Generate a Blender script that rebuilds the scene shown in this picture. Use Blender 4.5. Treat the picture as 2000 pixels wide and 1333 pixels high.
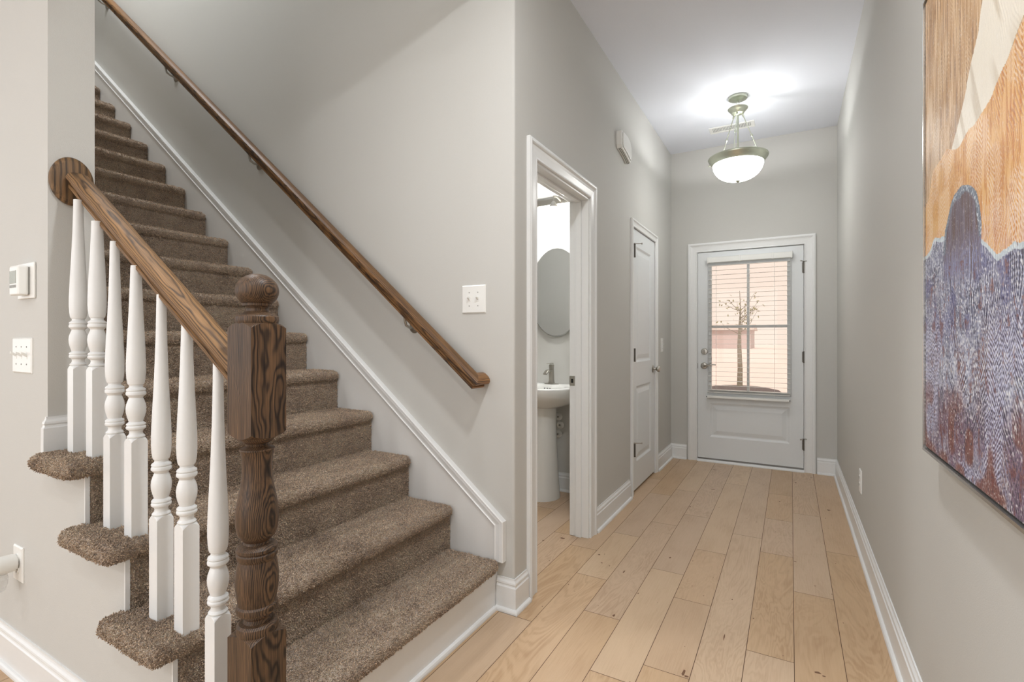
import bpy, bmesh, math, random
import numpy as np
from mathutils import Vector, Matrix, noise as mnoise

for o in list(bpy.data.objects):
    bpy.data.objects.remove(o)
SC = bpy.context.scene
COL = SC.collection
PI = math.pi
random.seed(4)

# ------------------------------------------------------------------ camera
cd = bpy.data.cameras.new('camera')
cam = bpy.data.objects.new('camera', cd)
COL.objects.link(cam)
cam.location = (0, 0, 1.17)
cam.rotation_euler = (PI / 2, 0, 0.5112)
cd.sensor_width = 36.0
cd.lens = 970.6 / 2000 * 36
cd.shift_y = -4.5 / 2000
cd.clip_start = 0.05
cd.clip_end = 300
SC.camera = cam

# ------------------------------------------------------------------ view / world
SC.view_settings.view_transform = 'Standard'
SC.view_settings.look = 'None'
SC.view_settings.gamma = 1.0
SC.view_settings.use_curve_mapping = False
SC.view_settings.exposure = 0.75

W = bpy.data.worlds.new('overcast_sky')
SC.world = W
W.use_nodes = True
bgn = W.node_tree.nodes['Background']
bgn.inputs[0].default_value = (0.60, 0.495, 0.42, 1)
bgn.inputs[1].default_value = 1.0


def area(name, loc, rot, sx, sy, power, col=(1, 1, 1), shape='RECTANGLE', spread=PI):
    l = bpy.data.lights.new(name, 'AREA')
    l.shape = shape
    l.size = sx
    if shape == 'RECTANGLE':
        l.size_y = sy
    l.energy = power
    l.color = col
    l.spread = spread
    o = bpy.data.objects.new(name, l)
    o.location = loc
    o.rotation_euler = rot
    COL.objects.link(o)
    return o


def point(name, loc, power, col=(1, 1, 1), r=0.03):
    l = bpy.data.lights.new(name, 'POINT')
    l.energy = power
    l.color = col
    l.shadow_soft_size = r
    o = bpy.data.objects.new(name, l)
    o.location = loc
    COL.objects.link(o)
    return o


# added soft fill from behind and beside the camera, then unseen ceiling lamps
area('window_daylight', (-2.6, -4.3, 1.5), (PI / 2, 0, 0), 4.6, 1.9, 48, (0.90, 0.95, 1.0))
area('side_window_daylight', (-6.8, -1.9, 1.5), (PI / 2, 0, -PI / 2), 2.6, 1.8, 18, (0.90, 0.95, 1.0))
for i, (x, y, p) in enumerate([(-1.45, -2.2, 14), (-3.4, -1.0, 8), (-0.45, -0.6, 9.5), (-3.6, -3.2, 10), (-0.30, 0.9, 15)]):  # first placed by the wall end's shadow, last added to brighten the hall
    area('recessed_lamp_light', (x, y, 2.975), (0, 0, 0), 0.14, 0.14, p, (0.955, 0.975, 1.0), 'DISK')
# upstairs lamp over the stairwell
area('upstairs_lamp_light', (-3.6, 1.33, 5.5), (0, 0, 0), 0.6, 0.6, 40, (0.97, 0.98, 1.0))
fill_sun = bpy.data.lights.new('sun', 'SUN')
fill_sun.energy = 1.0
fill_sun.angle = 0.02
fill_sun.color = (1.0, 0.82, 0.76)
so = bpy.data.objects.new('sun', fill_sun)
so.rotation_euler = (math.radians(42), 0, math.radians(8))   # added to lift the ground outside, aimed from high behind the building
COL.objects.link(so)
# hall pendant bulbs and vanity bulbs
PEND = (-0.347, 4.092)
for k in range(2):
    a = 0.6 + k * PI
    point('pendant_bulb_light', (PEND[0] + 0.05 * math.cos(a), PEND[1] + 0.05 * math.sin(a), 2.50), 3.4, (0.98, 0.98, 1.0), 0.02)
for k in (-1, 0, 1):
    point('vanity_bulb_light', (-1.50 + 0.2 * k, 3.25, 2.03), 4.2, (1.0, 0.99, 0.98), 0.03)


# ------------------------------------------------------------------ materials
def lin(c):
    return tuple(((v / 255) / 12.92 if v / 255 <= 0.04045 else ((v / 255 + 0.055) / 1.055) ** 2.4) for v in c) + (1.0,)


class NT:
    def __init__(s, name):
        s.m = bpy.data.materials.new(name)
        s.m.use_nodes = True
        s.t = s.m.node_tree
        s.b = s.t.nodes['Principled BSDF']

    def n(s, typ, **kw):
        nd = s.t.nodes.new(typ)
        for k, v in kw.items():
            if k == 'ins':
                for kk, vv in v.items():
                    nd.inputs[kk].default_value = vv
            else:
                setattr(nd, k, v)
        return nd

    def l(s, a, b):
        s.t.links.new(a, b)

    def ramp(s, fac, stops, interp='LINEAR'):
        r = s.n('ShaderNodeValToRGB')
        r.color_ramp.interpolation = interp
        e = r.color_ramp.elements
        e[0].position, e[0].color = stops[0][0], stops[0][1]
        e[1].position, e[1].color = stops[-1][0], stops[-1][1]
        for p, c in stops[1:-1]:
            q = e.new(p)
            q.color = c
        s.l(fac, r.inputs[0])
        return r.outputs[0]

    def coord(s, scale=(1, 1, 1), rot=(0, 0, 0), loc=(0, 0, 0), src='Object'):
        tc = s.n('ShaderNodeTexCoord')
        mp = s.n('ShaderNodeMapping')
        mp.inputs['Scale'].default_value = scale
        mp.inputs['Rotation'].default_value = rot
        mp.inputs['Location'].default_value = loc
        s.l(tc.outputs[src], mp.inputs[0])
        return mp.outputs[0]

    def noise(s, co, scale, detail=3, rough=0.5, dist=0.0):
        nd = s.n('ShaderNodeTexNoise')
        nd.inputs['Scale'].default_value = scale
        nd.inputs['Detail'].default_value = detail
        nd.inputs['Roughness'].default_value = rough
        nd.inputs['Distortion'].default_value = dist
        s.l(co, nd.inputs['Vector'])
        return nd.outputs[0]

    def mix(s, fac, a, b, mode='MIX'):
        nd = s.n('ShaderNodeMix', data_type='RGBA', blend_type=mode)
        for i, v in ((0, fac), (6, a), (7, b)):
            if hasattr(v, 'is_output'):
                s.l(v, nd.inputs[i])
            else:
                nd.inputs[i].default_value = v
        return nd.outputs[2]

    def math(s, op, a, b=None, c=None):
        nd = s.n('ShaderNodeMath', operation=op)
        for i, v in enumerate((a, b, c)):
            if v is None:
                continue
            if hasattr(v, 'is_output'):
                s.l(v, nd.inputs[i])
            else:
                nd.inputs[i].default_value = v
        return nd.outputs[0]

    def bump(s, h, dist, strength=1.0):
        nd = s.n('ShaderNodeBump')
        nd.inputs['Distance'].default_value = dist
        nd.inputs['Strength'].default_value = strength
        s.l(h, nd.inputs['Height'])
        s.l(nd.outputs[0], s.b.inputs['Normal'])


def plain(name, rgb, rough=0.5, metal=0.0, bump=0.0, bscale=200, var=0.02):
    t = NT(name)
    co = t.coord()
    nz = t.noise(co, bscale, 3)
    c = lin(rgb)
    a = tuple(v * (1 - var) for v in c[:3]) + (1,)
    b = tuple(min(1, v * (1 + var)) for v in c[:3]) + (1,)
    t.l(t.ramp(nz, [(0.3, a), (0.7, b)]), t.b.inputs['Base Color'])
    t.b.inputs['Roughness'].default_value = rough
    t.b.inputs['Metallic'].default_value = metal
    if bump:
        t.bump(nz, bump)
    return t.m


M = {}
M['wall'] = plain('wall_paint', (200, 199, 194), 0.75, bump=0.0004, bscale=350, var=0.008)
M['ceiling'] = plain('ceiling_paint', (226, 229, 236), 0.9, bump=0.0004, bscale=300, var=0.008)
M['trim'] = plain('trim_paint', (232, 233, 232), 0.33, bump=0.0002, bscale=60, var=0.006)
M['skirt'] = plain('skirt_paint', (222, 221, 218), 0.5, var=0.006)
M['door'] = plain('door_paint', (226, 229, 230), 0.38, bump=0.0002, bscale=60, var=0.006)
M['plastic'] = plain('white_plastic', (236, 236, 232), 0.3, var=0.004)
M['grey_plastic'] = plain('grey_plastic', (150, 150, 145), 0.4, var=0.01)
M['ceramic'] = plain('white_ceramic', (236, 236, 232), 0.1, var=0.004)
M['nickel'] = plain('brushed_nickel', (176, 172, 164), 0.28, 1.0, bscale=400, var=0.06)
M['pendant_metal'] = plain('pendant_nickel', (204, 208, 192), 0.33, 1.0, bscale=300, var=0.04)
M['dark_metal'] = plain('dark_metal', (70, 66, 62), 0.4, 0.9, var=0.05)
M['hinge'] = plain('hinge_metal', (112, 108, 102), 0.4, 0.85, var=0.05)
M['dark'] = plain('dark_gap', (22, 20, 20), 0.8)
M['silver'] = plain('silver_frame', (205, 203, 198), 0.25, 0.9, bscale=300, var=0.03)
M['rubber'] = plain('black_rubber', (28, 28, 30), 0.6)
M['lcd'] = plain('lcd_screen', (150, 152, 138), 0.25)
M['mirror'] = plain('mirror_silver', (216, 218, 218), 0.02, 1.0, var=0.0)


def emis(name, rgb, s):
    t = NT(name)
    t.b.inputs['Base Color'].default_value = lin((240, 240, 238))
    t.b.inputs['Emission Color'].default_value = lin(rgb)
    t.b.inputs['Emission Strength'].default_value = s
    t.b.inputs['Roughness'].default_value = 0.3
    return t.m


M['bowl'] = emis('lit_frosted_glass', (253, 253, 250), 11.0)
M['shade'] = emis('lit_vanity_glass', (255, 253, 250), 10.0)


def glass(name, rough=0.0, tint=(1, 1, 1, 1)):
    t = NT(name)
    out = t.t.nodes['Material Output']
    g = t.n('ShaderNodeBsdfGlossy')
    g.inputs['Roughness'].default_value = 0.02
    tr = t.n('ShaderNodeBsdfTransparent')
    tr.inputs[0].default_value = tint
    fr = t.n('ShaderNodeFresnel')
    fr.inputs[0].default_value = 1.22
    mx = t.n('ShaderNodeMixShader')
    t.l(fr.outputs[0], mx.inputs[0])
    t.l(tr.outputs[0], mx.inputs[1])
    t.l(g.outputs[0], mx.inputs[2])
    t.l(mx.outputs[0], out.inputs[0])
    return t.m


M['glass'] = glass('pane_glass')
M['clear'] = plain('clear_plastic', (225, 225, 222), 0.12)
M['clear'].node_tree.nodes['Principled BSDF'].inputs['Alpha'].default_value = 0.45


def wood(name, light, mid, dark, axis='Z', rot=(0, 0, 0), pith=(0.13, 0.02), rings=85.0, rough=0.45, streak=0.72, wobble=0.03):
    """Stained oak: growth rings around a pith line beside the piece, open pores along the grain."""
    t = NT(name)
    tc = t.n('ShaderNodeTexCoord')
    mp = t.n('ShaderNodeMapping')
    mp.vector_type = 'POINT'
    mp.inputs['Rotation'].default_value = rot
    t.l(tc.outputs['Object'], mp.inputs[0])
    # bring the grain onto Z
    sp = t.n('ShaderNodeSeparateXYZ')
    t.l(mp.outputs[0], sp.inputs[0])
    cb = t.n('ShaderNodeCombineXYZ')
    order = {'Z': (0, 1, 2), 'X': (1, 2, 0), 'Y': (0, 2, 1)}[axis]
    for i, k in enumerate(order):
        t.l(sp.outputs[k], cb.inputs[i])
    co = cb.outputs[0]
    mz = t.n('ShaderNodeMapping')
    mz.inputs['Scale'].default_value = (9, 9, 3.0)
    t.l(co, mz.inputs[0])
    warp = t.noise(mz.outputs[0], 1.0, 3, 0.5)
    mo = t.n('ShaderNodeMapping')
    mo.inputs['Location'].default_value = (-pith[0], -pith[1], 0)
    mo.inputs['Scale'].default_value = (1, 1, 0.0)
    t.l(co, mo.inputs[0])
    ln = t.n('ShaderNodeVectorMath', operation='LENGTH')
    t.l(mo.outputs[0], ln.inputs[0])
    d = t.math('ADD', ln.outputs['Value'], t.math('MULTIPLY', warp, wobble))
    ph = t.math('MULTIPLY', d, rings * 2 * PI)
    sn = t.math('SINE', ph)
    ring = t.math('SUBTRACT', 1.0, t.math('POWER', t.math('MULTIPLY_ADD', sn, 0.5, 0.5), 2.6))
    mf = t.n('ShaderNodeMapping')
    mf.inputs['Scale'].default_value = (300, 300, 9)
    t.l(co, mf.inputs[0])
    pores = t.noise(mf.outputs[0], 1.0, 3, 0.6)
    mg = t.n('ShaderNodeMapping')
    mg.inputs['Scale'].default_value = (26, 26, 2.2)
    t.l(co, mg.inputs[0])
    big = t.noise(mg.outputs[0], 1.0, 3, 0.55)
    fac = t.math('ADD', t.math('MULTIPLY', ring, 0.34), t.math('MULTIPLY', pores, streak))
    fac = t.math('ADD', fac, t.math('MULTIPLY', t.math('SUBTRACT', big, 0.5), 0.42))
    c = t.ramp(fac, [(0.26, lin(dark)), (0.54, lin(mid)), (0.86, lin(light))])
    t.l(c, t.b.inputs['Base Color'])
    t.b.inputs['Roughness'].default_value = rough
    t.b.inputs['Coat Weight'].default_value = 0.0
    t.b.inputs['Specular IOR Level'].default_value = 0.35
    t.b.inputs['Coat Roughness'].default_value = 0.25
    t.bump(pores, 0.0008, 0.6)
    return t.m


M['newel_wood'] = wood('dark_stained_oak', (118, 90, 64), (66, 51, 39), (25, 20, 17), 'Z', pith=(0.16, 0.015), rings=300, wobble=0.05)
M['rosette_wood'] = wood('stained_oak_rosette', (140, 108, 74), (92, 72, 51), (44, 34, 26), 'Z', pith=(-2.1, 0.60), rings=60, rough=0.55)
M['rail_wood'] = wood('stained_oak_rail', (156, 118, 76), (108, 81, 53), (50, 37, 26), 'X', pith=(0.03, 0.16), rings=210, rough=0.6)
SL = math.atan(0.825)
M['wall_rail_wood'] = wood('stained_oak_wall_rail', (146, 106, 64), (92, 66, 41), (34, 24, 17), 'X', rot=(0, -SL, 0), pith=(0.03, 0.16), rings=210, rough=0.5)
M['return_wood'] = wood('stained_oak_return', (170, 122, 72), (120, 84, 50), (52, 36, 24), 'Y', pith=(0.03, 0.16), rings=210, rough=0.3)


def floor_mat():
    t = NT('light_oak_planks')
    at = t.n('ShaderNodeAttribute')
    at.attribute_name = 'plank'
    sp = t.n('ShaderNodeSeparateColor')
    t.l(at.outputs['Color'], sp.inputs[0])
    tc = t.n('ShaderNodeTexCoord')
    # shift each plank into its own piece of timber
    off = t.n('ShaderNodeVectorMath', operation='SCALE')
    t.l(at.outputs['Color'], off.inputs[0])
    off.inputs['Scale'].default_value = 37.0
    ad = t.n('ShaderNodeVectorMath', operation='ADD')
    t.l(tc.outputs['Object'], ad.inputs[0])
    t.l(off.outputs[0], ad.inputs[1])
    m1 = t.n('ShaderNodeMapping')
    m1.inputs['Scale'].default_value = (5.5, 1.1, 1)
    t.l(ad.outputs[0], m1.inputs[0])
    big = t.noise(m1.outputs[0], 1.0, 4, 0.55, 0.7)
    rings = t.math('MULTIPLY_ADD', t.math('SINE', t.math('MULTIPLY', big, 120.0)), 0.5, 0.5)
    m2 = t.n('ShaderNodeMapping')
    m2.inputs['Scale'].default_value = (240, 9, 1)
    t.l(ad.outputs[0], m2.inputs[0])
    fine = t.noise(m2.outputs[0], 1.0, 3, 0.6)
    m3 = t.n('ShaderNodeMapping')
    m3.inputs['Scale'].default_value = (9, 3.5, 1)
    t.l(ad.outputs[0], m3.inputs[0])
    blot = t.noise(m3.outputs[0], 1.0, 3, 0.5)
    base = t.ramp(sp.outputs[0], [(0.0, lin((196, 166, 131))), (0.35, lin((206, 176, 142))), (0.7, lin((203, 178, 152))), (1.0, lin((211, 185, 154)))])
    amp = t.math('MULTIPLY', sp.outputs[1], 0.16)
    g = t.math('MULTIPLY', t.math('SUBTRACT', rings, 0.5), amp)
    g = t.math('ADD', g, t.math('MULTIPLY', t.math('SUBTRACT', fine, 0.5), 0.20))
    g = t.math('ADD', g, t.math('MULTIPLY', t.math('SUBTRACT', blot, 0.5), 0.34))
    val = t.math('ADD', g, 0.5)
    c = t.mix(1.0, base, t.ramp(val, [(0.2, (0.62, 0.52, 0.43, 1)), (0.5, (0.93, 0.91, 0.89, 1)), (0.75, (1.06, 1.06, 1.06, 1))]), 'MULTIPLY')
    # knots and small dark checks
    vo = t.n('ShaderNodeTexVoronoi')
    vo.inputs['Scale'].default_value = 1.0
    m4 = t.n('ShaderNodeMapping')
    m4.inputs['Scale'].default_value = (6.5, 3.2, 1)
    t.l(ad.outputs[0], m4.inputs[0])
    wob = t.n('ShaderNodeVectorMath', operation='ADD')
    nzv = t.n('ShaderNodeTexNoise')
    nzv.inputs['Scale'].default_value = 5.0
    t.l(m4.outputs[0], nzv.inputs['Vector'])
    sc = t.n('ShaderNodeVectorMath', operation='SCALE')
    sc.inputs['Scale'].default_value = 0.22
    t.l(nzv.outputs['Color'], sc.inputs[0])
    t.l(m4.outputs[0], wob.inputs[0])
    t.l(sc.outputs[0], wob.inputs[1])
    t.l(wob.outputs[0], vo.inputs['Vector'])
    keep = t.n('ShaderNodeSeparateColor')
    t.l(vo.outputs['Color'], keep.inputs[0])
    rad = t.math('MULTIPLY', t.math('POWER', keep.outputs[0], 5.0), 0.11)
    kn = t.ramp(t.math('DIVIDE', vo.outputs['Distance'], t.math('ADD', rad, 0.0015)), [(0.35, (1, 1, 1, 1)), (1.3, (0, 0, 0, 1))])
    c = t.mix(t.math('MULTIPLY', kn, 0.62), c, lin((92, 62, 42)))
    t.l(c, t.b.inputs['Base Color'])
    t.l(t.ramp(fine, [(0.3, (0.42, 0.42, 0.42, 1)), (0.7, (0.30, 0.30, 0.30, 1))]), t.b.inputs['Roughness'])
    t.b.inputs['Specular IOR Level'].default_value = 0.4
    t.bump(val, 0.0009, 0.5)
    return t.m


M['floor'] = floor_mat()
M['knot'] = plain('oak_knot', (112, 80, 56), 0.6, bscale=900, var=0.35)
M['gap'] = plain('plank_gap', (92, 66, 48), 0.9)


def carpet_mat(name, light, mid, dark):
    t = NT(name)
    co = t.coord()
    vo = t.n('ShaderNodeTexVoronoi')
    vo.inputs['Scale'].default_value = 330
    wv = t.n('ShaderNodeVectorMath', operation='ADD')
    nzv = t.n('ShaderNodeTexNoise')
    nzv.inputs['Scale'].default_value = 160.0
    t.l(co, nzv.inputs['Vector'])
    sc = t.n('ShaderNodeVectorMath', operation='SCALE')
    sc.inputs['Scale'].default_value = 0.004
    t.l(nzv.outputs['Color'], sc.inputs[0])
    t.l(co, wv.inputs[0])
    t.l(sc.outputs[0], wv.inputs[1])
    t.l(wv.outputs[0], vo.inputs['Vector'])
    sp = t.n('ShaderNodeSeparateColor')
    t.l(vo.outputs['Color'], sp.inputs[0])
    blot = t.noise(co, 9, 4, 0.55)
    mid_n = t.noise(co, 60, 3, 0.5)
    f = t.math('ADD', t.math('MULTIPLY', sp.outputs[0], 0.5), t.math('MULTIPLY_ADD', blot, 0.8, -0.16))
    f = t.math('ADD', f, t.math('MULTIPLY', t.math('SUBTRACT', mid_n, 0.5), 0.5))
    c = t.ramp(f, [(0.15, lin(dark)), (0.45, lin(mid)), (0.8, lin(light))])
    hi = t.n('ShaderNodeHairInfo')
    yarn = t.ramp(hi.outputs['Random'], [(0.0, (0.62, 0.60, 0.58, 1)), (0.5, (0.95, 0.94, 0.92, 1)), (1.0, (1.22, 1.2, 1.16, 1))])
    c = t.mix(1.0, c, yarn, 'MULTIPLY')
    t.l(c, t.b.inputs['Base Color'])
    t.b.inputs['Roughness'].default_value = 1.0
    t.b.inputs['Specular IOR Level'].default_value = 0.05
    t.b.inputs['Sheen Weight'].default_value = 0.35
    t.b.inputs['Sheen Roughness'].default_value = 0.6
    h = t.math('SUBTRACT', t.math('MULTIPLY', sp.outputs[1], 0.5), vo.outputs['Distance'])
    t.bump(h, 0.006, 1.0)
    return t.m


M['carpet'] = carpet_mat('taupe_frieze_carpet', (255, 236, 208), (245, 214, 184), (172, 146, 124))

# ------------------------------------------------------------------ mesh helpers


class MB:
    def __init__(s):
        s.v = []
        s.f = []
        s.mi = []
        s.cur = 0

    def add(s, vs, fs):
        b = len(s.v)
        s.v += [tuple(p) for p in vs]
        s.f += [tuple(b + i for i in f) for f in fs]
        s.mi += [s.cur] * len(fs)
        return s

    def box(s, x0, x1, y0, y1, z0, z1):
        x0, x1 = sorted((x0, x1)); y0, y1 = sorted((y0, y1)); z0, z1 = sorted((z0, z1))
        return s.add([(x0, y0, z0), (x1, y0, z0), (x1, y1, z0), (x0, y1, z0), (x0, y0, z1), (x1, y0, z1), (x1, y1, z1), (x0, y1, z1)],
                     [(0, 3, 2, 1), (4, 5, 6, 7), (0, 1, 5, 4), (1, 2, 6, 5), (2, 3, 7, 6), (3, 0, 4, 7)])

    def lathe(s, prof, c=(0, 0, 0), seg=32, axis='Z', sx=1.0, sy=1.0, arc=None):
        """prof: list of (height, radius)."""
        vs = []
        n = seg
        for h, r in prof:
            for k in range(n):
                a = 2 * PI * k / n
                u, w = r * math.cos(a) * sx, r * math.sin(a) * sy
                p = {'Z': (u, w, h), 'X': (h, u, w), 'Y': (w, h, u)}[axis]
                vs.append((c[0] + p[0], c[1] + p[1], c[2] + p[2]))
        fs = []
        m = len(prof)
        for i in range(m - 1):
            for k in range(n):
                a, b = i * n + k, i * n + (k + 1) % n
                fs.append((a, b, b + n, a + n))
        fs.append(tuple(range(n - 1, -1, -1)))
        fs.append(tuple((m - 1) * n + k for k in range(n)))
        return s.add(vs, fs)

    def prism(s, poly, axis, a0, a1):
        """poly: 2D points; axis: extrusion axis; order XY->Z, YZ->X, XZ->Y."""
        def P(u, v, a):
            return {'Z': (u, v, a), 'X': (a, u, v), 'Y': (u, a, v)}[axis]
        n = len(poly)
        vs = [P(u, v, a0) for u, v in poly] + [P(u, v, a1) for u, v in poly]
        fs = [tuple(range(n - 1, -1, -1)), tuple(range(n, 2 * n))]
        for i in range(n):
            j = (i + 1) % n
            fs.append((i, j, n + j, n + i))
        return s.add(vs, fs)

    def sections(s, secs, cap=True):
        """secs: list of equal-length closed loops of 3D points."""
        n = len(secs[0])
        vs = [p for q in secs for p in q]
        fs = []
        for i in range(len(secs) - 1):
            for k in range(n):
                a, b = i * n + k, i * n + (k + 1) % n
                fs.append((a, b, b + n, a + n))
        if cap:
            fs.append(tuple(range(n - 1, -1, -1)))
            fs.append(tuple((len(secs) - 1) * n + k for k in range(n)))
        return s.add(vs, fs)

    def tube(s, pts, r, seg=10):
        secs = []
        pts = [Vector(p) for p in pts]
        rr = r if isinstance(r, (list, tuple)) else [r] * len(pts)
        ref = Vector((0.13, 0.29, 0.95)).normalized()
        for i, p in enumerate(pts):
            d = (pts[min(i + 1, len(pts) - 1)] - pts[max(i - 1, 0)]).normalized()
            a = d.cross(ref)
            if a.length < 0.1:
                a = d.cross(Vector((1, 0, 0)))
            a.normalize()
            b = d.cross(a).normalized()
            secs.append([tuple(p + (a * math.cos(2 * PI * k / seg) + b * math.sin(2 * PI * k / seg)) * rr[i]) for k in range(seg)])
        return s.sections(secs)

    def build(s, name, mat, parent=None, smooth=False, bevel=0.0, seg=2, loc=None, angle=35):
        me = bpy.data.meshes.new(name)
        me.from_pydata(s.v, [], s.f)
        mats = mat if isinstance(mat, (list, tuple)) else [mat]
        for m in mats:
            me.materials.append(m)
        if len(mats) > 1:
            me.polygons.foreach_set('material_index', s.mi)
        bm = bmesh.new()
        bm.from_mesh(me)
        bmesh.ops.recalc_face_normals(bm, faces=bm.faces)
        bm.to_mesh(me)
        bm.free()
        if smooth:
            me.shade_smooth()
            me.set_sharp_from_angle(angle=math.radians(angle))
        me.update()
        o = bpy.data.objects.new(name, me)
        COL.objects.link(o)
        if parent:
            o.parent = parent
        if loc:
            o.location = loc
        if bevel:
            b = o.modifiers.new('bevel', 'BEVEL')
            b.width = bevel
            b.segments = seg
            b.limit_method = 'ANGLE'
            b.angle_limit = math.radians(40)
            b.harden_normals = False
        return o


def struct(o):
    o['kind'] = 'structure'
    return o


def thing(name, label, cat, loc=(0, 0, 0), group=None, rotz=0):
    o = bpy.data.objects.new(name, None)
    o.empty_display_size = 0.1
    o.location = loc
    o.rotation_euler = (0, 0, rotz)
    COL.objects.link(o)
    return tag(o, label, cat, group)


def tag(o, label, cat, group=None):
    o['label'] = label
    o['category'] = cat
    if group:
        o['group'] = group
    return o


def lb(o, label):
    o['label'] = label
    return o


def local(o, parent):
    """Parent something built in world coordinates to a thing without moving it."""
    o.parent = parent
    o.matrix_parent_inverse = Matrix.LocRotScale(parent.location, parent.rotation_euler, None).inverted()
    return o


# ------------------------------------------------------------------ dimensions of the place
XL, YS, YF, XR, ZC = -1.032, 1.860, 5.045, 0.345, 2.988
RUN, RISE, X0, Z0 = 0.2444, 0.196, -0.842, 0.0253
YN, XE, YN2 = 0.675, -2.121, 0.801
ZU = 5.7


def nose_x(k): return X0 - RUN * k
def tread_z(k): return Z0 + RISE * k


# ------------------------------------------------------------------ floor: individual planks in one floor
def build_floor():
    rnd = random.Random(11)
    pw, xs = 0.1575, 0.011
    seams = {-1: [2.06, 3.049, 3.634, 4.230, 5.3], 0: [0.9, 2.645, 3.829, 5.3], 1: [1.55, 3.228, 5.3], -2: [0.6, 3.248, 5.3], -3: [1.785, 2.319, 2.913, 4.35, 5.3],
             -4: [1.664, 2.559, 3.451, 5.3], -5: [2.019, 3.209, 3.986, 5.3], -6: [1.2, 2.323, 2.920, 3.805, 5.3], -7: [1.831, 2.624, 4.2, 5.3], -8: [1.9, 2.75, 3.6, 5.3]}
    vs, fs, col, mi = [], [], [], []

    def quad(x0, x1, y0, y1, z, c, m):
        b = len(vs)
        vs.extend([(x0, y0, z), (x1, y0, z), (x1, y1, z), (x0, y1, z)])
        fs.append((b, b + 1, b + 2, b + 3))
        col.extend([c] * 4)
        mi.append(m)
    g = 0.0011
    for k in range(-46, 3):
        x0 = xs + pw * k
        x1 = x0 + pw
        if k == 2:
            x1 = XR + 0.05
        ends = sorted(seams.get(k, []))
        lo = ends[0] if ends else rnd.uniform(-1, 0)
        hi = ends[-1] if ends else lo
        while lo > -4.6:
            lo -= rnd.uniform(0.6, 1.7)
            ends.insert(0, lo)
        while hi < 5.2:
            hi += rnd.uniform(0.6, 1.5)
            ends.append(hi)
        for a, b in zip(ends[:-1], ends[1:]):
            a, b = max(a, -4.6), min(b, 5.2)
            if b <= a:
                continue
            c = (rnd.random(), rnd.random() ** 1.5, rnd.random(), 1)
            quad(x0 + g, x1 - g, a + g, b - g, 0.0, c, 0)
    # dark knots and checks
    kn = [(-0.562, 2.728, .006, .010), (-0.611, 2.273, .004, .006), (-0.229, 2.426, .004, .005), (-0.327, 1.81, .006, .026), (-0.315, 1.795, .010, .006), (-0.526, 4.126, .016, .010), (-0.905, 2.578, .008, .007),
          (-0.86, 2.49, .007, .006), (-0.652, 2.041, .005, .014), (-0.228, 2.103, .003, .026), (-1.167, 2.686, .022, .012), (-1.253, 2.601, .009, .007), (0.035, 4.644, .008, .012), (0.226, 4.01, .012, .016),
          (0.082, 2.041, .016, .007), (0.10, 2.03, .008, .005), (-0.59, 4.75, .022, .008), (-0.61, 3.62, .005, .012), (-0.07, 4.05, .006, .01), (0.02, 3.0, .009, .004), (-0.73, 2.45, .004, .018), (0.10, 2.75, .004, .004), (0.23, 2.05, .012, .005)]
    for _ in range(90):
        kn.append((rnd.uniform(-1.3, 0.32), rnd.uniform(1.2, 5.0), rnd.uniform(.0012, .0035), rnd.uniform(.0015, .007)))
    for x, y, rx, ry in kn:
        b0 = len(vs)
        n = 9
        for k in range(n):
            t = 2 * PI * k / n
            f_ = rnd.uniform(0.55, 1.1)
            vs.append((x + rx * f_ * math.cos(t), y + ry * f_ * math.sin(t), 0.0002))
        fs.append(tuple(range(b0, b0 + n)))
        col.extend([(0, 0, 0, 1)] * n)
        mi.append(2)
    quad(-7.2, XR + 0.05, -4.6, 5.2, -0.0015, (0, 0, 0, 1), 1)
    me = bpy.data.meshes.new('floor')
    me.from_pydata(vs, [], fs)
    me.materials.append(M['floor'])
    me.materials.append(M['gap'])
    me.materials.append(M['knot'])
    me.polygons.foreach_set('material_index', mi)
    ca = me.color_attributes.new('plank', 'FLOAT_COLOR', 'POINT')
    ca.data.foreach_set('color', np.array(col, dtype=np.float32).ravel())
    o = bpy.data.objects.new('floor', me)
    COL.objects.link(o)
    struct(o)
    b = MB().box(-7.3, XR + 0.2, -4.7, 5.3, -0.16, -0.0016)
    struct(b.build('floor_subfloor', M['gap']))


build_floor()

# ------------------------------------------------------------------ walls
BY0, BY1, BH = 2.055, 2.770, 2.000      # powder room doorway in the hall wall
CY0, CY1, CH = 3.675, 4.385, 2.015      # closet doorway
DX0, DX1, DH = -0.790, 0.107, 2.003     # front doorway

b = MB().box(XR, XR + 0.12, -4.6, YF + 0.12, 0, ZC)
struct(b.build('wall_right', M['wall']))
b = MB()
b.box(-7.0, DX0, YF, YF + 0.12, 0, ZC).box(DX1, XR, YF, YF + 0.12, 0, ZC).box(DX0, DX1, YF, YF + 0.12, DH, ZC)
struct(b.build('wall_front', M['wall']))
# hall left wall (thickness .12), with two doorways
b = MB()
XI = XL - 0.117
for y0, y1, z0, z1 in [(BY1, CY0, 0, ZC), (CY1, YF, 0, ZC), (BY0, BY1, BH, ZC), (CY0, CY1, CH, ZC)]:
    b.box(XI, XL, y0, y1, z0, z1)
struct(b.build('wall_hall', M['wall']))
cr = 0.012
arc_ = [(XL - cr + cr * math.sin(t), YS + cr - cr * math.cos(t)) for t in [PI / 2 * k / 6 for k in range(7)]]
b = MB().prism([(-7.0, YS)] + arc_ + [(XL, BY0), (XI, BY0), (XI, YS + 0.12), (-7.0, YS + 0.12)], 'Z', 0, ZU)
struct(b.build('wall_stairs', M['wall'], smooth=True, angle=30))
b = MB().box(-7.0, XE, YN, YN2, 0, ZC)
struct(b.build('wall_left', M['wall']))
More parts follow.
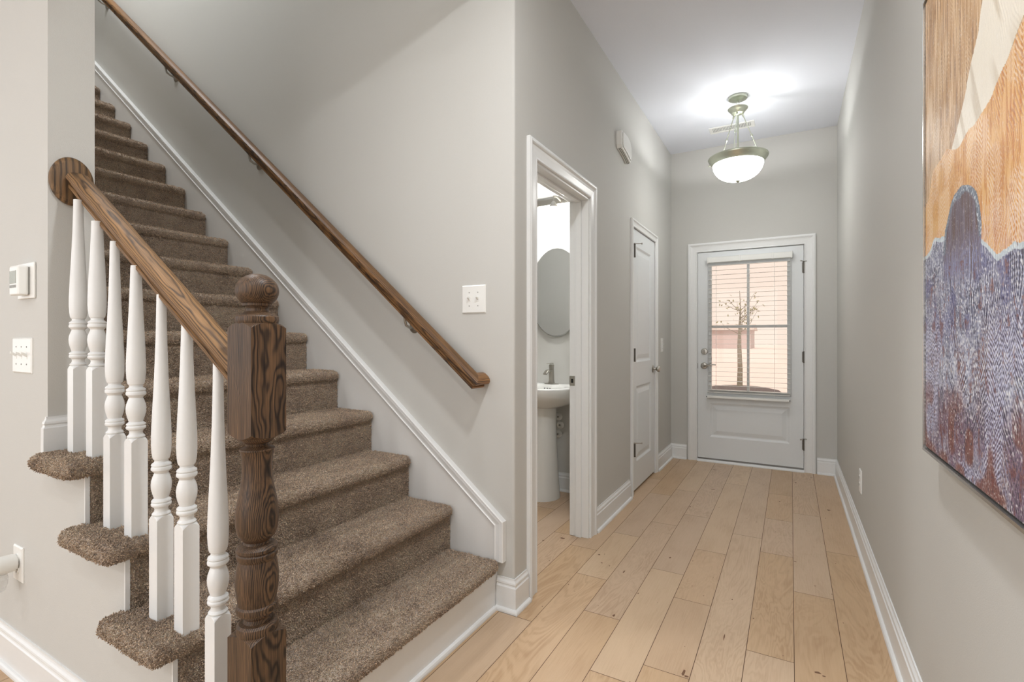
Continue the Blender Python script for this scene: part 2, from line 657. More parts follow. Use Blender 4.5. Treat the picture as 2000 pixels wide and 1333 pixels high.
# wall under the open side of the stairs, stepping up with the treads
poly = [(XE, 0.0), (nose_x(1) - 0.03, 0.0)]
for k in range(1, 5):
    poly += [(nose_x(k) - 0.03, tread_z(k) - 0.03)]
    if k < 4:
        poly += [(nose_x(k + 1) - 0.03, tread_z(k) - 0.03)]
poly += [(XE, tread_z(4) - 0.03)]
b = MB().prism(poly, 'Y', YN, YN + 0.016)
struct(b.build('wall_under_stairs', M['wall']))
# upper stairwell and header over the stair opening
b = MB()
b.box(-7.0, XE, YN + 0.006, YN2, ZC + 0.07, ZU)
b.box(XE, XL + 0.12, YN + 0.006, YN2, 2.72, ZU)
b.box(XL, XL + 0.12, YN2, YS, 2.80, ZU)
struct(b.build('wall_stairwell', M['wall']))
b = MB().box(-7.0, XL + 0.12, YN, YS + 0.12, ZU, ZU + 0.06)
struct(b.build('ceiling_stairwell', M['ceiling']))
b = MB()
b.box(-7.0, XR, -4.6, YN + 0.01, ZC, ZC + 0.06)
b.box(XL, XR, YN + 0.01, YF, ZC, ZC + 0.06)
b.box(-7.0, XL, YS + 0.12, YF, ZC, ZC + 0.06)
struct(b.build('ceiling', M['ceiling']))
# room behind the camera: back wall with windows added for brightness, west wall
b = MB()
b.box(-7.0, -5.0, -4.6, -4.5, 0, ZC).box(-0.2, XR, -4.6, -4.5, 0, ZC).box(-5.0, -0.2, -4.6, -4.5, 0, 0.5).box(-5.0, -0.2, -4.6, -4.5, 2.5, ZC)
struct(b.build('wall_back', M['wall']))
b = MB()
b.box(-7.1, -7.0, -4.6, YF + 0.12, 0, ZU)
struct(b.build('wall_west', M['wall']))
for i in range(3):
    x0 = -5.0 + 1.6 * i
    b = MB()
    b.box(x0, x0 + 0.06, -4.56, -4.5, 0.5, 2.5).box(x0 + 1.54, x0 + 1.6, -4.56, -4.5, 0.5, 2.5)
    b.box(x0 + 0.06, x0 + 1.54, -4.56, -4.5, 0.5, 0.56).box(x0 + 0.06, x0 + 1.54, -4.56, -4.5, 2.44, 2.5).box(x0 + 0.06, x0 + 1.54, -4.56, -4.5, 1.47, 1.53)
    struct(b.build('window_%d' % (i + 2), M['trim']))
# powder room shell and closet shell
YB = 3.525
b = MB().box(-3.1, XI, YB, YB + 0.1, 0, ZC)
struct(b.build('wall_powder_room', M['wall']))
b = MB().box(-3.2, -3.1, YS + 0.12, YF, 0, ZC)
struct(b.build('wall_powder_room_side', M['wall']))
b = MB().box(-1.95, -1.9, YB + 0.1, YF, 0, ZC)
struct(b.build('wall_closet', M['wall']))
# upper floor landing
b = MB().box(-7.0, nose_x(16) - 0.25, YN2, YS, 2.95, tread_z(16) - 0.02)
struct(b.build('floor_upstairs', M['carpet']))

# ------------------------------------------------------------------ mouldings
BASE = [(0, 0), (0.028, 0), (0.028, 0.007), (0.0255, 0.013), (0.021, 0.0165), (0.0155, 0.018), (0.015, 0.104), (0.0115, 0.108),
        (0.0105, 0.113), (0.0125, 0.118), (0.0115, 0.124), (0.007, 0.130), (0.0052, 0.134), (0.005, 0.140), (0, 0.140)]


def run_profile(mb, pts, prof, z=0.0, flip=1):
    """Sweep a (thickness, height) profile along a floor polyline; the room is on the left of travel (flip=1)."""
    P = [Vector((p[0], p[1])) for p in pts]
    nr = []
    for a, c in zip(P[:-1], P[1:]):
        d = (c - a).normalized()
        nr.append(Vector((-d.y, d.x)) * flip)
    secs = []
    for i, p in enumerate(P):
        if i == 0:
            m = nr[0]
        elif i == len(P) - 1:
            m = nr[-1]
        else:
            m = (nr[i - 1] + nr[i]) / (1 + nr[i - 1].dot(nr[i]))
        secs.append([(p.x + m.x * t, p.y + m.y * t, z + h) for t, h in prof])
    return mb.sections(secs)


def base(name, pts, z=0.0, flip=1):
    o = run_profile(MB(), pts, BASE, z, flip).build(name, M['trim'])
    return struct(o)


base('baseboard_right', [(XR, -4.5), (XR, YF), (DX1 + 0.092, YF)])
base('baseboard_front', [(DX0 - 0.092, YF), (XL, YF), (XL, CY1 + 0.06)])
base('baseboard_hall', [(XL, CY0 - 0.086), (XL, BY1 + 0.086)])
base('baseboard_corner', [(XL, BY0 - 0.086), (XL, YS), (nose_x(1) - 0.028, YS)])
base('baseboard_left', [(nose_x(1) - 0.035, YN), (-7.0, YN)])
base('baseboard_powder_room', [(XI, YB), (-3.1, YB)])
base('baseboard_wall_end', [(XE, YN2), (XE, YN), (XE - 0.006, YN)], z=tread_z(4) - 0.035)

CAS = [(0, 0), (0, 0.009), (0.004, 0.0125), (0.009, 0.0115), (0.013, 0.0095), (0.045, 0.0115), (0.058, 0.0145), (0.063, 0.0185), (0.069, 0.0215),
       (0.077, 0.0215), (0.081, 0.019), (0.086, 0.0175), (0.086, 0)]


def casing(mb, plane, at, nsign, a0, a1, h, prof=CAS):
    """Mitred door casing round an opening on the plane x=at or y=at."""
    pts = [((a0, 0.0), (-1, 0)), ((a0, h), (-1, 1)), ((a1, h), (1, 1)), ((a1, 0.0), (1, 0))]
    secs = []
    for (a, z), (da, dz) in pts:
        loop = []
        for u, t in prof:
            aa, zz, n = a + da * u, z + dz * u, at + nsign * t
            loop.append((n, aa, zz) if plane == 'x' else (aa, n, zz))
        secs.append(loop)
    return mb.sections(secs)


# powder room doorway: casing + jamb + stop + strike plate
mb = MB()
casing(mb, 'x', XL, 1, BY0 + 0.005, BY1 - 0.005 - 0.0, BH - 0.005)
struct(mb.build('trim_1', M['trim']))
mb = MB()
j = 0.018
mb.box(XI - 0.001, XL + 0.001, BY0, BY0 + j, 0, BH).box(XI - 0.001, XL + 0.001, BY1 - j, BY1, 0, BH).box(XI - 0.001, XL + 0.001, BY0 + j, BY1 - j, BH - j, BH)
sx0, sx1 = XI + 0.04, XI + 0.075
mb.box(sx0, sx1, BY0 + j, BY0 + j + 0.011, 0, BH - j).box(sx0, sx1, BY1 - j - 0.011, BY1 - j, 0, BH - j).box(sx0, sx1, BY0 + j + 0.011, BY1 - j - 0.011, BH - j - 0.011, BH - j)
struct(mb.build('trim_2', M['trim'], bevel=0.0015))
st = thing('strike_plate', 'satin nickel strike plate on the inner jamb of the open powder room doorway', 'strike plate', (XI + 0.016, BY1 - j, 0.92))
mb = MB()
mb.box(-0.017, 0.017, -0.0022, 0, -0.029, 0.029)
mb.build('plate', M['nickel'], st, bevel=0.0012)
lb(MB().box(-0.006, 0.007, -0.0032, -0.0021, -0.013, 0.011).build('latch_hole', M['dark'], st), 'dark latch hole')
for z in (-0.021, 0.021):
    MB().lathe([(-0.0034, 0.003), (-0.0018, 0.0035)], (0.0, 0, z), 10, 'Y').build('screw', M['nickel'], st)


# ------------------------------------------------------------------ panelled doors
def raised_panel(mb, plane, at, ns, a0, a1, z0, z1):
    """Recessed moulded panel: sticking groove, bevelled field. Depth into the slab along -ns."""
    rings = [(0.0, 0.0), (0.006, -0.003), (0.016, -0.009), (0.026, -0.0095), (0.060, -0.002), (0.060, -0.002)]
    loops = []
    for ins, dep in rings:
        n = at + ns * dep
        r = [(a0 + ins, z0 + ins), (a1 - ins, z0 + ins), (a1 - ins, z1 - ins), (a0 + ins, z1 - ins)]
        loops.append([(n, a, z) if plane == 'x' else (a, n, z) for a, z in r])
    n = 4
    vs = [p for q in loops for p in q]
    fs = []
    for i in range(len(loops) - 1):
        for k in range(4):
            a, c = i * n + k, i * n + (k + 1) % n
            fs.append((a, c, c + n, a + n))
    fs.append(tuple((len(loops) - 1) * n + k for k in range(n)))
    mb.add(vs, fs)


def slab_face(mb, plane, at, a0, a1, z0, z1, holes):
    """Flat face with rectangular holes (one column of holes sharing the same a-range)."""
    def q(x0, x1, y0, y1):
        r = [(x0, y0), (x1, y0), (x1, y1), (x0, y1)]
        mb.add([(at, a, z) if plane == 'x' else (a, at, z) for a, z in r], [(0, 1, 2, 3)])
    h0, h1 = holes[0][0], holes[0][1]
    q(a0, h0, z0, z1)
    q(h1, a1, z0, z1)
    zz = z0
    for _, _, c0, c1 in sorted(holes, key=lambda h: h[2]):
        q(h0, h1, zz, c0)
        zz = c1
    q(h0, h1, zz, z1)


def slab_rest(mb, plane, at, ns, th, a0, a1, z0, z1, holes=()):
    """Edges and back of the slab."""
    back = at - ns * th
    def P(n, a, z): return (n, a, z) if plane == 'x' else (a, n, z)
    c = [(a0, z0), (a1, z0), (a1, z1), (a0, z1)]
    for i in range(4):
        (a, z), (a2, z2) = c[i], c[(i + 1) % 4]
        mb.add([P(at, a, z), P(at, a2, z2), P(back, a2, z2), P(back, a, z)], [(0, 1, 2, 3)])
    if holes:
        slab_face(mb, plane, back, a0, a1, z0, z1, holes)
    else:
        mb.add([P(back, a, z) for a, z in c], [(0, 1, 2, 3)])


# closet door (hinges on the near side)
casing(mb := MB(), 'x', XL, 1, CY0 + 0.006, CY1 - 0.006, CH - 0.006, [(u * 0.62 if u > 0.02 else u, t * 0.9) for u, t in CAS][:-2] + [(0.055, 0.016), (0.055, 0)])
struct(mb.build('trim_3', M['trim']))
mb = MB()
mb.box(XI, XL, CY0, CY0 + 0.004, 0, CH).box(XI, XL, CY1 - 0.004, CY1, 0, CH).box(XI, XL, CY0, CY1, CH - 0.004, CH)
struct(mb.build('trim_4', M['trim']))
cdo = bpy.data.objects.new('door_2', None)
COL.objects.link(cdo)
struct(cdo)
fx = XL - 0.003
a0, a1, z0, z1 = CY0 + 0.010, CY1 - 0.008, 0.018, CH - 0.009
holes = [(3.798, 4.222 + 0.03, 0.226, 0.805), (3.798, 4.252, 0.988, 1.880)]
mb = MB()
slab_face(mb, 'x', fx, a0, a1, z0, z1, holes)
slab_rest(mb, 'x', fx, 1, 0.035, a0, a1, z0, z1)
for h in holes:
    raised_panel(mb, 'x', fx, 1, *h)
mb.build('door_slab', M['door'], cdo)
KZ = 0.911
kn = MB()
kn.lathe([(0, 0.032), (0.004, 0.032), (0.008, 0.027), (0.010, 0.012), (0.028, 0.0105), (0.034, 0.018), (0.042, 0.0265), (0.052, 0.028), (0.060, 0.024), (0.064, 0.013), (0.065, 0.003)], (fx, 4.318, KZ), 28, 'X')
kn.build('door_knob', M['nickel'], cdo, smooth=True)


def hinge(parent, plane, at, ns, a, z, tip=False, adir=1, off=0.006):
    mb = MB()
    def P(n, aa, zz): return (n, aa, zz) if plane == 'x' else (aa, n, zz)
    hh = 0.045
    loops = []
    for zz in (z - hh, z + hh):
        loops.append([P(at + ns * (off + 0.0085 * math.cos(t)), a + 0.0085 * math.sin(t), zz) for t in [2 * PI * k / 10 for k in range(10)]])
    mb.sections(loops)
    for zz, r in ((z + hh, 0.0095), (z - hh - 0.005, 0.0095)):
        mb.sections([[P(at + ns * (off + r * math.cos(t)), a + r * math.sin(t), zz + dz) for t in [2 * PI * k / 10 for k in range(10)]] for dz in (0, 0.005)])
    def bx(n0, n1, aa0, aa1, z0_, z1_):
        mb.box(*((n0, n1, aa0, aa1) if plane == 'x' else (aa0, aa1, n0, n1)), z0_, z1_)
    bx(at - ns * 0.001, at + ns * 0.003, a - 0.014, a + 0.014, z - hh, z + hh)
    o = mb.build('hinge', M['hinge'], parent, smooth=True)
    if tip:
        m2 = MB()
        zt = z + hh + 0.006
        m2.sections([[P(at + ns * (off + 0.010 * math.cos(t)), a + 0.010 * math.sin(t), zt + dz) for t in [2 * PI * k / 12 for k in range(12)]] for dz in (0, 0.003)])
        p0 = P(at + ns * 0.010, a, zt + 0.0015)
        p1 = P(at + ns * 0.060, a + adir * 0.022, zt + 0.0015)
        m2.tube([p0, p1], 0.0032, 8)
        p2 = P(at + ns * 0.066, a + adir * 0.025, zt + 0.0015)
        m2.tube([p1, p2], 0.0065, 10)
        p3 = P(at + ns * 0.022, a - adir * 0.020, zt + 0.0015)
        m2.tube([p0, p3], 0.003, 8)
        lb(m2.build('door_stop', M['nickel'], o, smooth=True), 'small hinge-pin door stop')
    return o


for z, tip in ((1.83, True), (1.047, False), (0.334, True)):
    hinge(cdo, 'x', fx, 1, CY0 + 0.022, z, tip, 1, 0.014)
# dark panel standing in for the shaded void behind the closet door
struct(MB().box(XI - 0.02, XI, CY0, CY1, 0, CH).build('trim_5', M['dark']))

# ------------------------------------------------------------------ front door
casing(mb := MB(), 'y', YF, -1, DX0 + 0.008, DX1 - 0.004, DH - 0.006, [(u * 1.0, t * 0.9) for u, t in CAS])
struct(mb.build('trim_6', M['trim']))
mb = MB()
mb.box(DX0 - 0.001, DX0 + 0.005, YF, YF + 0.12, 0, DH).box(DX1 - 0.005, DX1, YF, YF + 0.12, 0, DH).box(DX0, DX1, YF, YF + 0.12, DH - 0.005, DH)
mb.box(DX0, DX1, YF + 0.05, YF + 0.12, 0, 0.036)
mb.box(DX0, DX0 + 0.022, YF + 0.051, YF + 0.065, 0, DH).box(DX1 - 0.022, DX1, YF + 0.051, YF + 0.065, 0, DH).box(DX0, DX1, YF + 0.051, YF + 0.065, DH - 0.024, DH)
struct(mb.build('trim_7', M['trim']))
# white threshold strip in front of the door
o = run_profile(MB(), [(DX1 - 0.004, YF), (DX0 + 0.008, YF)], [(0, 0), (0.030, 0), (0.030, 0.008), (0.022, 0.016), (0.006, 0.020), (0, 0.020)]).build('trim_8', M['trim'])
struct(o)
fd = bpy.data.objects.new('door_1', None)
COL.objects.link(fd)
struct(fd)
fy = YF + 0.004
a0, a1, z0, z1 = DX0 + 0.009, DX1 - 0.009, 0.034, DH - 0.010
GX0, GX1, GZ0, GZ1 = -0.655, -0.028, 0.690, 1.862
glz = (GX0 - 0.032, GX1 + 0.028, GZ0 - 0.032, GZ1 + 0.034)
pan = (-0.672, -0.008, 0.236, 0.560)
mb = MB()
holes = [(glz[0], glz[1], glz[2], glz[3])]
# face: the lower panel has a slightly different width, so lay the face out in rows
def q(x0, x1, zz0, zz1, y):
    mb.add([(x0, y, zz0), (x1, y, zz0), (x1, y, zz1), (x0, y, zz1)], [(0, 1, 2, 3)])
for y in (fy, fy + 0.044):
    q(a0, a1, z0, pan[2], y)
    if y == fy:
        q(a0, pan[0], pan[2], pan[3], y); q(pan[1], a1, pan[2], pan[3], y)
    else:
        q(a0, a1, pan[2], pan[3], y)
    q(a0, a1, pan[3], glz[2], y)
    q(a0, glz[0], glz[2], glz[3], y); q(glz[1], a1, glz[2], glz[3], y)
    q(a0, a1, glz[3], z1, y)
for (xa, za), (xb_, zb_) in [((a0, z0), (a1, z0)), ((a1, z0), (a1, z1)), ((a1, z1), (a0, z1)), ((a0, z1), (a0, z0)),
                             ((glz[0], glz[2]), (glz[1], glz[2])), ((glz[1], glz[2]), (glz[1], glz[3])), ((glz[1], glz[3]), (glz[0], glz[3])), ((glz[0], glz[3]), (glz[0], glz[2]))]:
    mb.add([(xa, fy, za), (xb_, fy, zb_), (xb_, fy + 0.044, zb_), (xa, fy + 0.044, za)], [(0, 1, 2, 3)])
raised_panel(mb, 'y', fy, -1, *pan)
mb.build('door_slab', M['door'], fd)
# lite frame
mb = MB()
prof = [(0, -0.012), (0, 0.010), (0.006, 0.013), (0.020, 0.011), (0.030, 0.006), (0.036, 0.0), (0.036, -0.012)]
pts = [((GX0, GZ0), (-1, -1)), ((GX1, GZ0), (1, -1)), ((GX1, GZ1), (1, 1)), ((GX0, GZ1), (-1, 1)), ((GX0, GZ0), (-1, -1))]
mb.sections([[(a + da * u, fy - t, z + dz * u) for u, t in prof] for (a, z), (da, dz) in pts], cap=False)
# muntins
mx, mz = -0.342, 1.283
mb.box(mx - 0.011, mx + 0.011, fy + 0.002, fy + 0.034, GZ0 - 0.01, GZ1 + 0.01)
mb.box(GX0 - 0.01, GX1 + 0.01, fy + 0.001, fy + 0.033, mz - 0.012, mz + 0.012)
mb.build('lite_frame', M['door'], fd)
MB().box(GX0 - 0.02, GX1 + 0.02, fy + 0.016, fy + 0.020, GZ0 - 0.02, GZ1 + 0.02).build('glass_pane', M['glass'], fd)
for z, tip in ((1.795, True), (1.009, False), (0.241, True)):
    hinge(fd, 'y', fy, -1, DX1 - 0.006, z, tip, -1)
# deadbolt thumb turn and lever
mb = MB().lathe([(0, 0.030), (-0.006, 0.030), (-0.011, 0.025), (-0.012, 0.0)], (-0.720, fy, 1.048), 28, 'Y')
db = mb.build('deadbolt', M['nickel'], fd, smooth=True)
MB().box(-0.725, -0.715, fy - 0.026, fy - 0.010, 1.030, 1.066).build('thumb_turn', M['nickel'], db, bevel=0.003)
mb = MB().lathe([(0, 0.031), (-0.006, 0.031), (-0.011, 0.026), (-0.013, 0.012), (-0.040, 0.010)], (-0.723, fy, 0.911), 28, 'Y')
mb.tube([(-0.723, fy - 0.040, 0.911), (-0.700, fy - 0.046, 0.914), (-0.665, fy - 0.046, 0.921), (-0.635, fy - 0.045, 0.926), (-0.612, fy - 0.044, 0.924)], [0.010, 0.009, 0.007, 0.0065, 0.006], 12)
mb.build('lever_handle', M['nickel'], fd, smooth=True)
MB().box(a0 - 0.003, a0 + 0.002, fy - 0.004, fy + 0.03, 0.885, 0.935).build('latch_plate', M['dark_metal'], fd)

# ------------------------------------------------------------------ blind on the front door
bl = thing('window_blind', 'white horizontal slat blind hanging over the glass of the front door', 'blind', (-0.342, fy, 1.93))
mb = MB()
mb.box(-0.345, 0.352, -0.058, -0.004, -0.045, 0.006)
mb.build('headrail', M['plastic'], bl, bevel=0.004)
for x in (-0.348, 0.344):
    MB().box(x, x + 0.011, -0.064, -0.001, -0.050, 0.010).build('bracket', M['plastic'], bl, bevel=0.002)
for x in (-0.075, 0.195):
    MB().box(x, x + 0.016, -0.061, -0.003, -0.048, 0.009).build('valance_clip', M['plastic'], bl, bevel=0.002)
mb = MB()
nS = 28
for i in range(nS):
    z = -0.075 - i * 0.0432
    secs = []
    for x in (-0.338, 0.340):
        sec = []
        for u in (-1, -0.5, 0, 0.5, 1):
            sec.append((x, -0.036 + 0.0215 * u, z + 0.0014 * (1 - u * u) + 0.0006))
        for u in (1, 0.5, 0, -0.5, -1):
            sec.append((x, -0.036 + 0.0215 * u, z + 0.0014 * (1 - u * u) - 0.0006))
        secs.append(sec)
    mb.sections(secs)
sl = mb.build('slats', M['plastic'], bl)
for x in (-0.27, 0.215):
    for dy in (-0.057, -0.015):
        MB().tube([(x, dy, -0.05), (x, dy, -1.29)], 0.0009, 5).build('ladder_cord', M['plastic'], bl)
MB().box(-0.350, 0.334, -0.062, -0.012, -1.318, -1.296).build('bottom_rail', M['plastic'], bl, bevel=0.004)
for x in (-0.352, 0.332):
    lb(MB().lathe([(-0.064, 0.004), (-0.050, 0.006)], (x + 0.002, 0, -1.307), 10, 'Y').build('hold_down_pin', M['rubber'], bl), 'dark hold-down pin at the end of the bottom rail')
mb = MB().box(-0.350, 0.334, -0.030, -0.001, -1.270, -1.2595)
lb(mb.build('sill_strip', M['plastic'], bl, bevel=0.003), 'thin white strip across the glass bottom')

# ------------------------------------------------------------------ carpeted staircase
stair = thing('staircase', 'taupe carpeted staircase climbing to the upper left with white skirt board', 'staircase', (nose_x(1), 1.26, 0))


def rounded_block(x0, x1, y0, y1, z0, z1, r, step, amp, seed, cap_low=True, ry=None):
    """Soft rounded slab with a tufted surface: grids on six faces, corners rounded, noise along the normal."""
    def ax(a, c):
        n = max(2, int(math.ceil((c - a) / step)) + 1)
        return np.linspace(a, c, n)
    X, Y, Z = ax(x0, x1), ax(y0, y1), ax(z0, z1)
    lo = np.array([x0 + r, y0 + r, z0 + r]); hi = np.array([x1 - r, y1 - r, z1 - r])
    V, Fc = [], []
    base_i = 0
    for (U, Wd, mk) in ((X, Y, lambda u, w: (u, w, z0)), (X, Y, lambda u, w: (u, w, z1)), (X, Z, lambda u, w: (u, y0, w)),
                        (X, Z, lambda u, w: (u, y1, w)), (Y, Z, lambda u, w: (x0, u, w)), (Y, Z, lambda u, w: (x1, u, w))):
        uu, ww = np.meshgrid(U, Wd, indexing='ij')
        a, b_, c = mk(uu, ww)
        P = np.stack([np.broadcast_to(a, uu.shape), np.broadcast_to(b_, uu.shape), np.broadcast_to(c, uu.shape)], -1).reshape(-1, 3).astype(float)
        V.append(P)
        nu, nw = len(U), len(Wd)
        idx = np.arange(nu * nw).reshape(nu, nw) + base_i
        Fc.append(np.stack([idx[:-1, :-1], idx[1:, :-1], idx[1:, 1:], idx[:-1, 1:]], -1).reshape(-1, 4))
        base_i += nu * nw
    V = np.concatenate(V)
    Fc = np.concatenate(Fc)
    inner = np.clip(V, lo, hi)
    d = V - inner
    L = np.linalg.norm(d, axis=1, keepdims=True)
    nrm = d / np.maximum(L, 1e-9)
    V2 = inner + nrm * r
    # value noise on a lattice keyed by position (same on shared edges)
    def vnoise(P, s, sd):
        Q = P / s
        i = np.floor(Q).astype(np.int64)
        fr = Q - i
        fr = fr * fr * (3 - 2 * fr)
        out = np.zeros(len(P))
        for a in (0, 1):
            for b2 in (0, 1):
                for c2 in (0, 1):
                    h = (i[:, 0] + a) * 73856093 ^ (i[:, 1] + b2) * 19349663 ^ (i[:, 2] + c2) * 83492791 ^ sd
                    h = (h ^ (h >> 13)) * 1274126177 & 0xffffffff
                    val = ((h ^ (h >> 16)) & 0xffff) / 65535.0
                    w = (fr[:, 0] if a else 1 - fr[:, 0]) * (fr[:, 1] if b2 else 1 - fr[:, 1]) * (fr[:, 2] if c2 else 1 - fr[:, 2])
                    out += val * w
        return out - 0.5
    nz = vnoise(V2, 0.0055, seed) * 1.5 + vnoise(V2, 0.018, seed + 7) * 0.9 + vnoise(V2, 0.07, seed + 3) * 0.9
    V2 = V2 + nrm * (nz * amp)[:, None]
    return V2, Fc


def np_mesh(name, parts, mat, parent, weld=0.0):
    vs, fs, o = [], [], 0
    for V, Fc in parts:
        vs.append(V); fs.append(Fc + o); o += len(V)
    vs = np.concatenate(vs); fs = np.concatenate(fs)
    me = bpy.data.meshes.new(name)
    me.vertices.add(len(vs)); me.vertices.foreach_set('co', vs.astype(np.float32).ravel())
    me.loops.add(fs.size); me.loops.foreach_set('vertex_index', fs.astype(np.int32).ravel())
    me.polygons.add(len(fs))
    me.polygons.foreach_set('loop_start', np.arange(0, fs.size, 4, dtype=np.int32))
    me.polygons.foreach_set('loop_total', np.full(len(fs), 4, dtype=np.int32))
    me.update(calc_edges=True)
    me.materials.append(mat)
    bm = bmesh.new(); bm.from_mesh(me)
    if weld:
        bmesh.ops.remove_doubles(bm, verts=bm.verts, dist=weld)
    bmesh.ops.recalc_face_normals(bm, faces=bm.faces)
    bm.to_mesh(me); bm.free()
    me.shade_smooth()
    ob = bpy.data.objects.new(name, me)
    COL.objects.link(ob)
    local(ob, parent)
    return ob




def pile(ob, count, thick, seed):
    """Cut pile: short bent tufts growing out of the carpet surface."""
    mod = ob.modifiers.new('pile', 'PARTICLE_SYSTEM')
    ps = mod.particle_system
    ps.seed = seed
    st_ = ps.settings
    st_.type = 'HAIR'
    st_.count = count
    st_.hair_step = 3
    st_.hair_length = 0.0046
    st_.use_advanced_hair = True
    st_.emit_from = 'FACE'
    st_.use_emit_random = True
    st_.use_even_distribution = True
    st_.brownian_factor = 0.0018
    st_.length_random = 0.35
    st_.render_type = 'PATH'
    st_.render_step = 2
    st_.display_step = 2
    st_.root_radius = 1.0
    st_.tip_radius = 0.75
    st_.radius_scale = 0.0025 * thick
    st_.shape = 0.0



YO, YI = 0.612, YS - 0.0195
treads = []
risers = []
for k in range(1, 17):
    nx, tz = nose_x(k), tread_z(k)
    y0 = YO if k <= 4 else YN2 + 0.002
    step = 0.0032 if k <= 4 else (0.005 if k <= 8 else 0.009)
    amp = 0.0030 if k <= 8 else 0.0025
    back = nx - (0.300 if k <= 3 else 0.270)
    tr = np_mesh('carpet_tread', [rounded_block(back, nx - 0.004, y0 + (0.004 if k <= 4 else 0), YI - 0.003, tz - 0.050, tz - 0.004, 0.0245, step, amp, 31 * k)], M['carpet'], stair, 0.0004)
    treads.append(tr)
    pile(tr, 15000 if k > 8 else (30000 if k > 4 else 60000), 1.0 if k <= 4 else (1.2 if k <= 8 else 1.6), k)
    if k > 1:
        ry0 = YN + 0.012 if k <= 4 else YN2 + 0.002
        rs = np_mesh('carpet_riser', [rounded_block(nx - 0.055, nx - 0.026, ry0, YI, tread_z(k - 1) - 0.02, tz - 0.030, 0.008, step, amp * 0.7, 17 * k + 5)], M['carpet'], stair, 0.0004)
        risers.append(rs)
        pile(rs, 10000 if k > 8 else (22000 if k > 4 else 42000), 1.0 if k <= 4 else (1.2 if k <= 8 else 1.6), 50 + k)
# white first riser with shoe
mb = MB().box(nose_x(1) - 0.055, nose_x(1) - 0.030, YN + 0.0, YS - 0.0003, 0, tread_z(1) - 0.035)
lb(local(mb.build('riser_board', M['trim']), stair), 'white painted bottom riser board')
mb = run_profile(MB(), [(nose_x(1) - 0.030, YN), (nose_x(1) - 0.030, YI - 0.008)], [(0, 0), (0.014, 0), (0.014, 0.007), (0.011, 0.014), (0.005, 0.018), (0, 0.018)], flip=-1)
lb(local(mb.build('shoe_moulding', M['trim']), stair), 'white shoe moulding along the bottom riser')
# wooden carcase under the carpet, so nothing floats
poly = [(nose_x(1) - 0.055, 0.0)]
for k in range(1, 17):
    poly += [(nose_x(k) - 0.055, tread_z(k) - 0.05), (nose_x(k + 1) - 0.055, tread_z(k) - 0.05)]
poly += [(nose_x(17) - 0.055, tread_z(15) - 0.3), (nose_x(3), 0.0)]
mb = MB().prism(poly, 'Y', YN2 + 0.003, YI)
lb(local(mb.build('carcase', M['gap']), stair), 'hidden timber carcase')
poly = [(nose_x(1) - 0.055, 0.0)]
for k in range(1, 5):
    poly += [(nose_x(k) - 0.055, tread_z(k) - 0.05)]
    if k < 4:
        poly += [(nose_x(k + 1) - 0.055, tread_z(k) - 0.05)]
poly += [(XE + 0.003, tread_z(4) - 0.05), (XE + 0.003, 0.0)]
mb = MB().prism(poly, 'Y', YN + 0.018, YN2 + 0.003)
local(mb.build('carcase', M['gap']), stair)
# white corner beads where the risers meet the side wall
for k in range(2, 5):
    mb = MB()
    mb.box(nose_x(k) - 0.031, nose_x(k) - 0.026, YN - 0.0015, YN + 0.010, tread_z(k - 1) - 0.01, tread_z(k) - 0.04)
    lb(local(mb.build('corner_bead', M['trim']), stair), 'narrow white corner bead beside a carpeted riser')

# skirt board on the stair wall, with moulded cap
sA, sB = (-1.0965, 0.372), (-4.98, 3.445)       # centre line of the cap (x, z) from the mitre upwards
ms = (sB[1] - sA[1]) / (sA[0] - sB[0])
ln_ = math.hypot(1, ms)
poly = [(-1.116, tread_z(1) - 0.02), (-1.100, sA[1] - 0.02)]
poly = [(-1.112, tread_z(1) - 0.03), (-1.112, sA[1] - 0.01 + 0.0), (-5.2, sA[1] - 0.01 + ms * (5.2 - 1.112))]
for k in range(16, 0, -1):
    poly += [(nose_x(k + 1) - 0.02, tread_z(k) - 0.03)] if k == 16 else []
    poly += [(nose_x(k) - 0.045, tread_z(k) - 0.03)]
    if k > 1:
        poly += [(nose_x(k) - 0.045, tread_z(k - 1) - 0.03)]
mb = MB().prism(poly, 'Y', YS - 0.019, YS - 0.0002)
lb(local(mb.build('skirt_board', M['skirt']), stair), 'flush skirt panel beside the steps')
# cap moulding: lateral coordinate u across the cap, thickness t out of the wall
CAP = [(-0.0235, 0), (-0.0235, 0.024), (-0.0195, 0.026), (-0.016, 0.0225), (-0.011, 0.0225), (0.006, 0.0265), (0.011, 0.0245), (0.013, 0.0285), (0.020, 0.029), (0.0235, 0.026), (0.0235, 0)]
ud = Vector((ms, 0, 1)).normalized()            # across the sloping piece (upwards)
vdn = Vector((1, 0, 0))                         # across the vertical piece (outwards)
mit = (ud + vdn) / (1 + ud.dot(vdn))
secs = []
for P, dd in (((sB[0], sB[1]), ud), ((sA[0], sA[1]), mit), ((sA[0], tread_z(1) - 0.012), vdn)):
    secs.append([(P[0] + dd.x * u, YS - t, P[1] + dd.z * u) for u, t in CAP])
mb = MB().sections(secs)
lb(local(mb.build('skirt_cap', M['trim']), stair), 'white moulded cap along the skirt board')

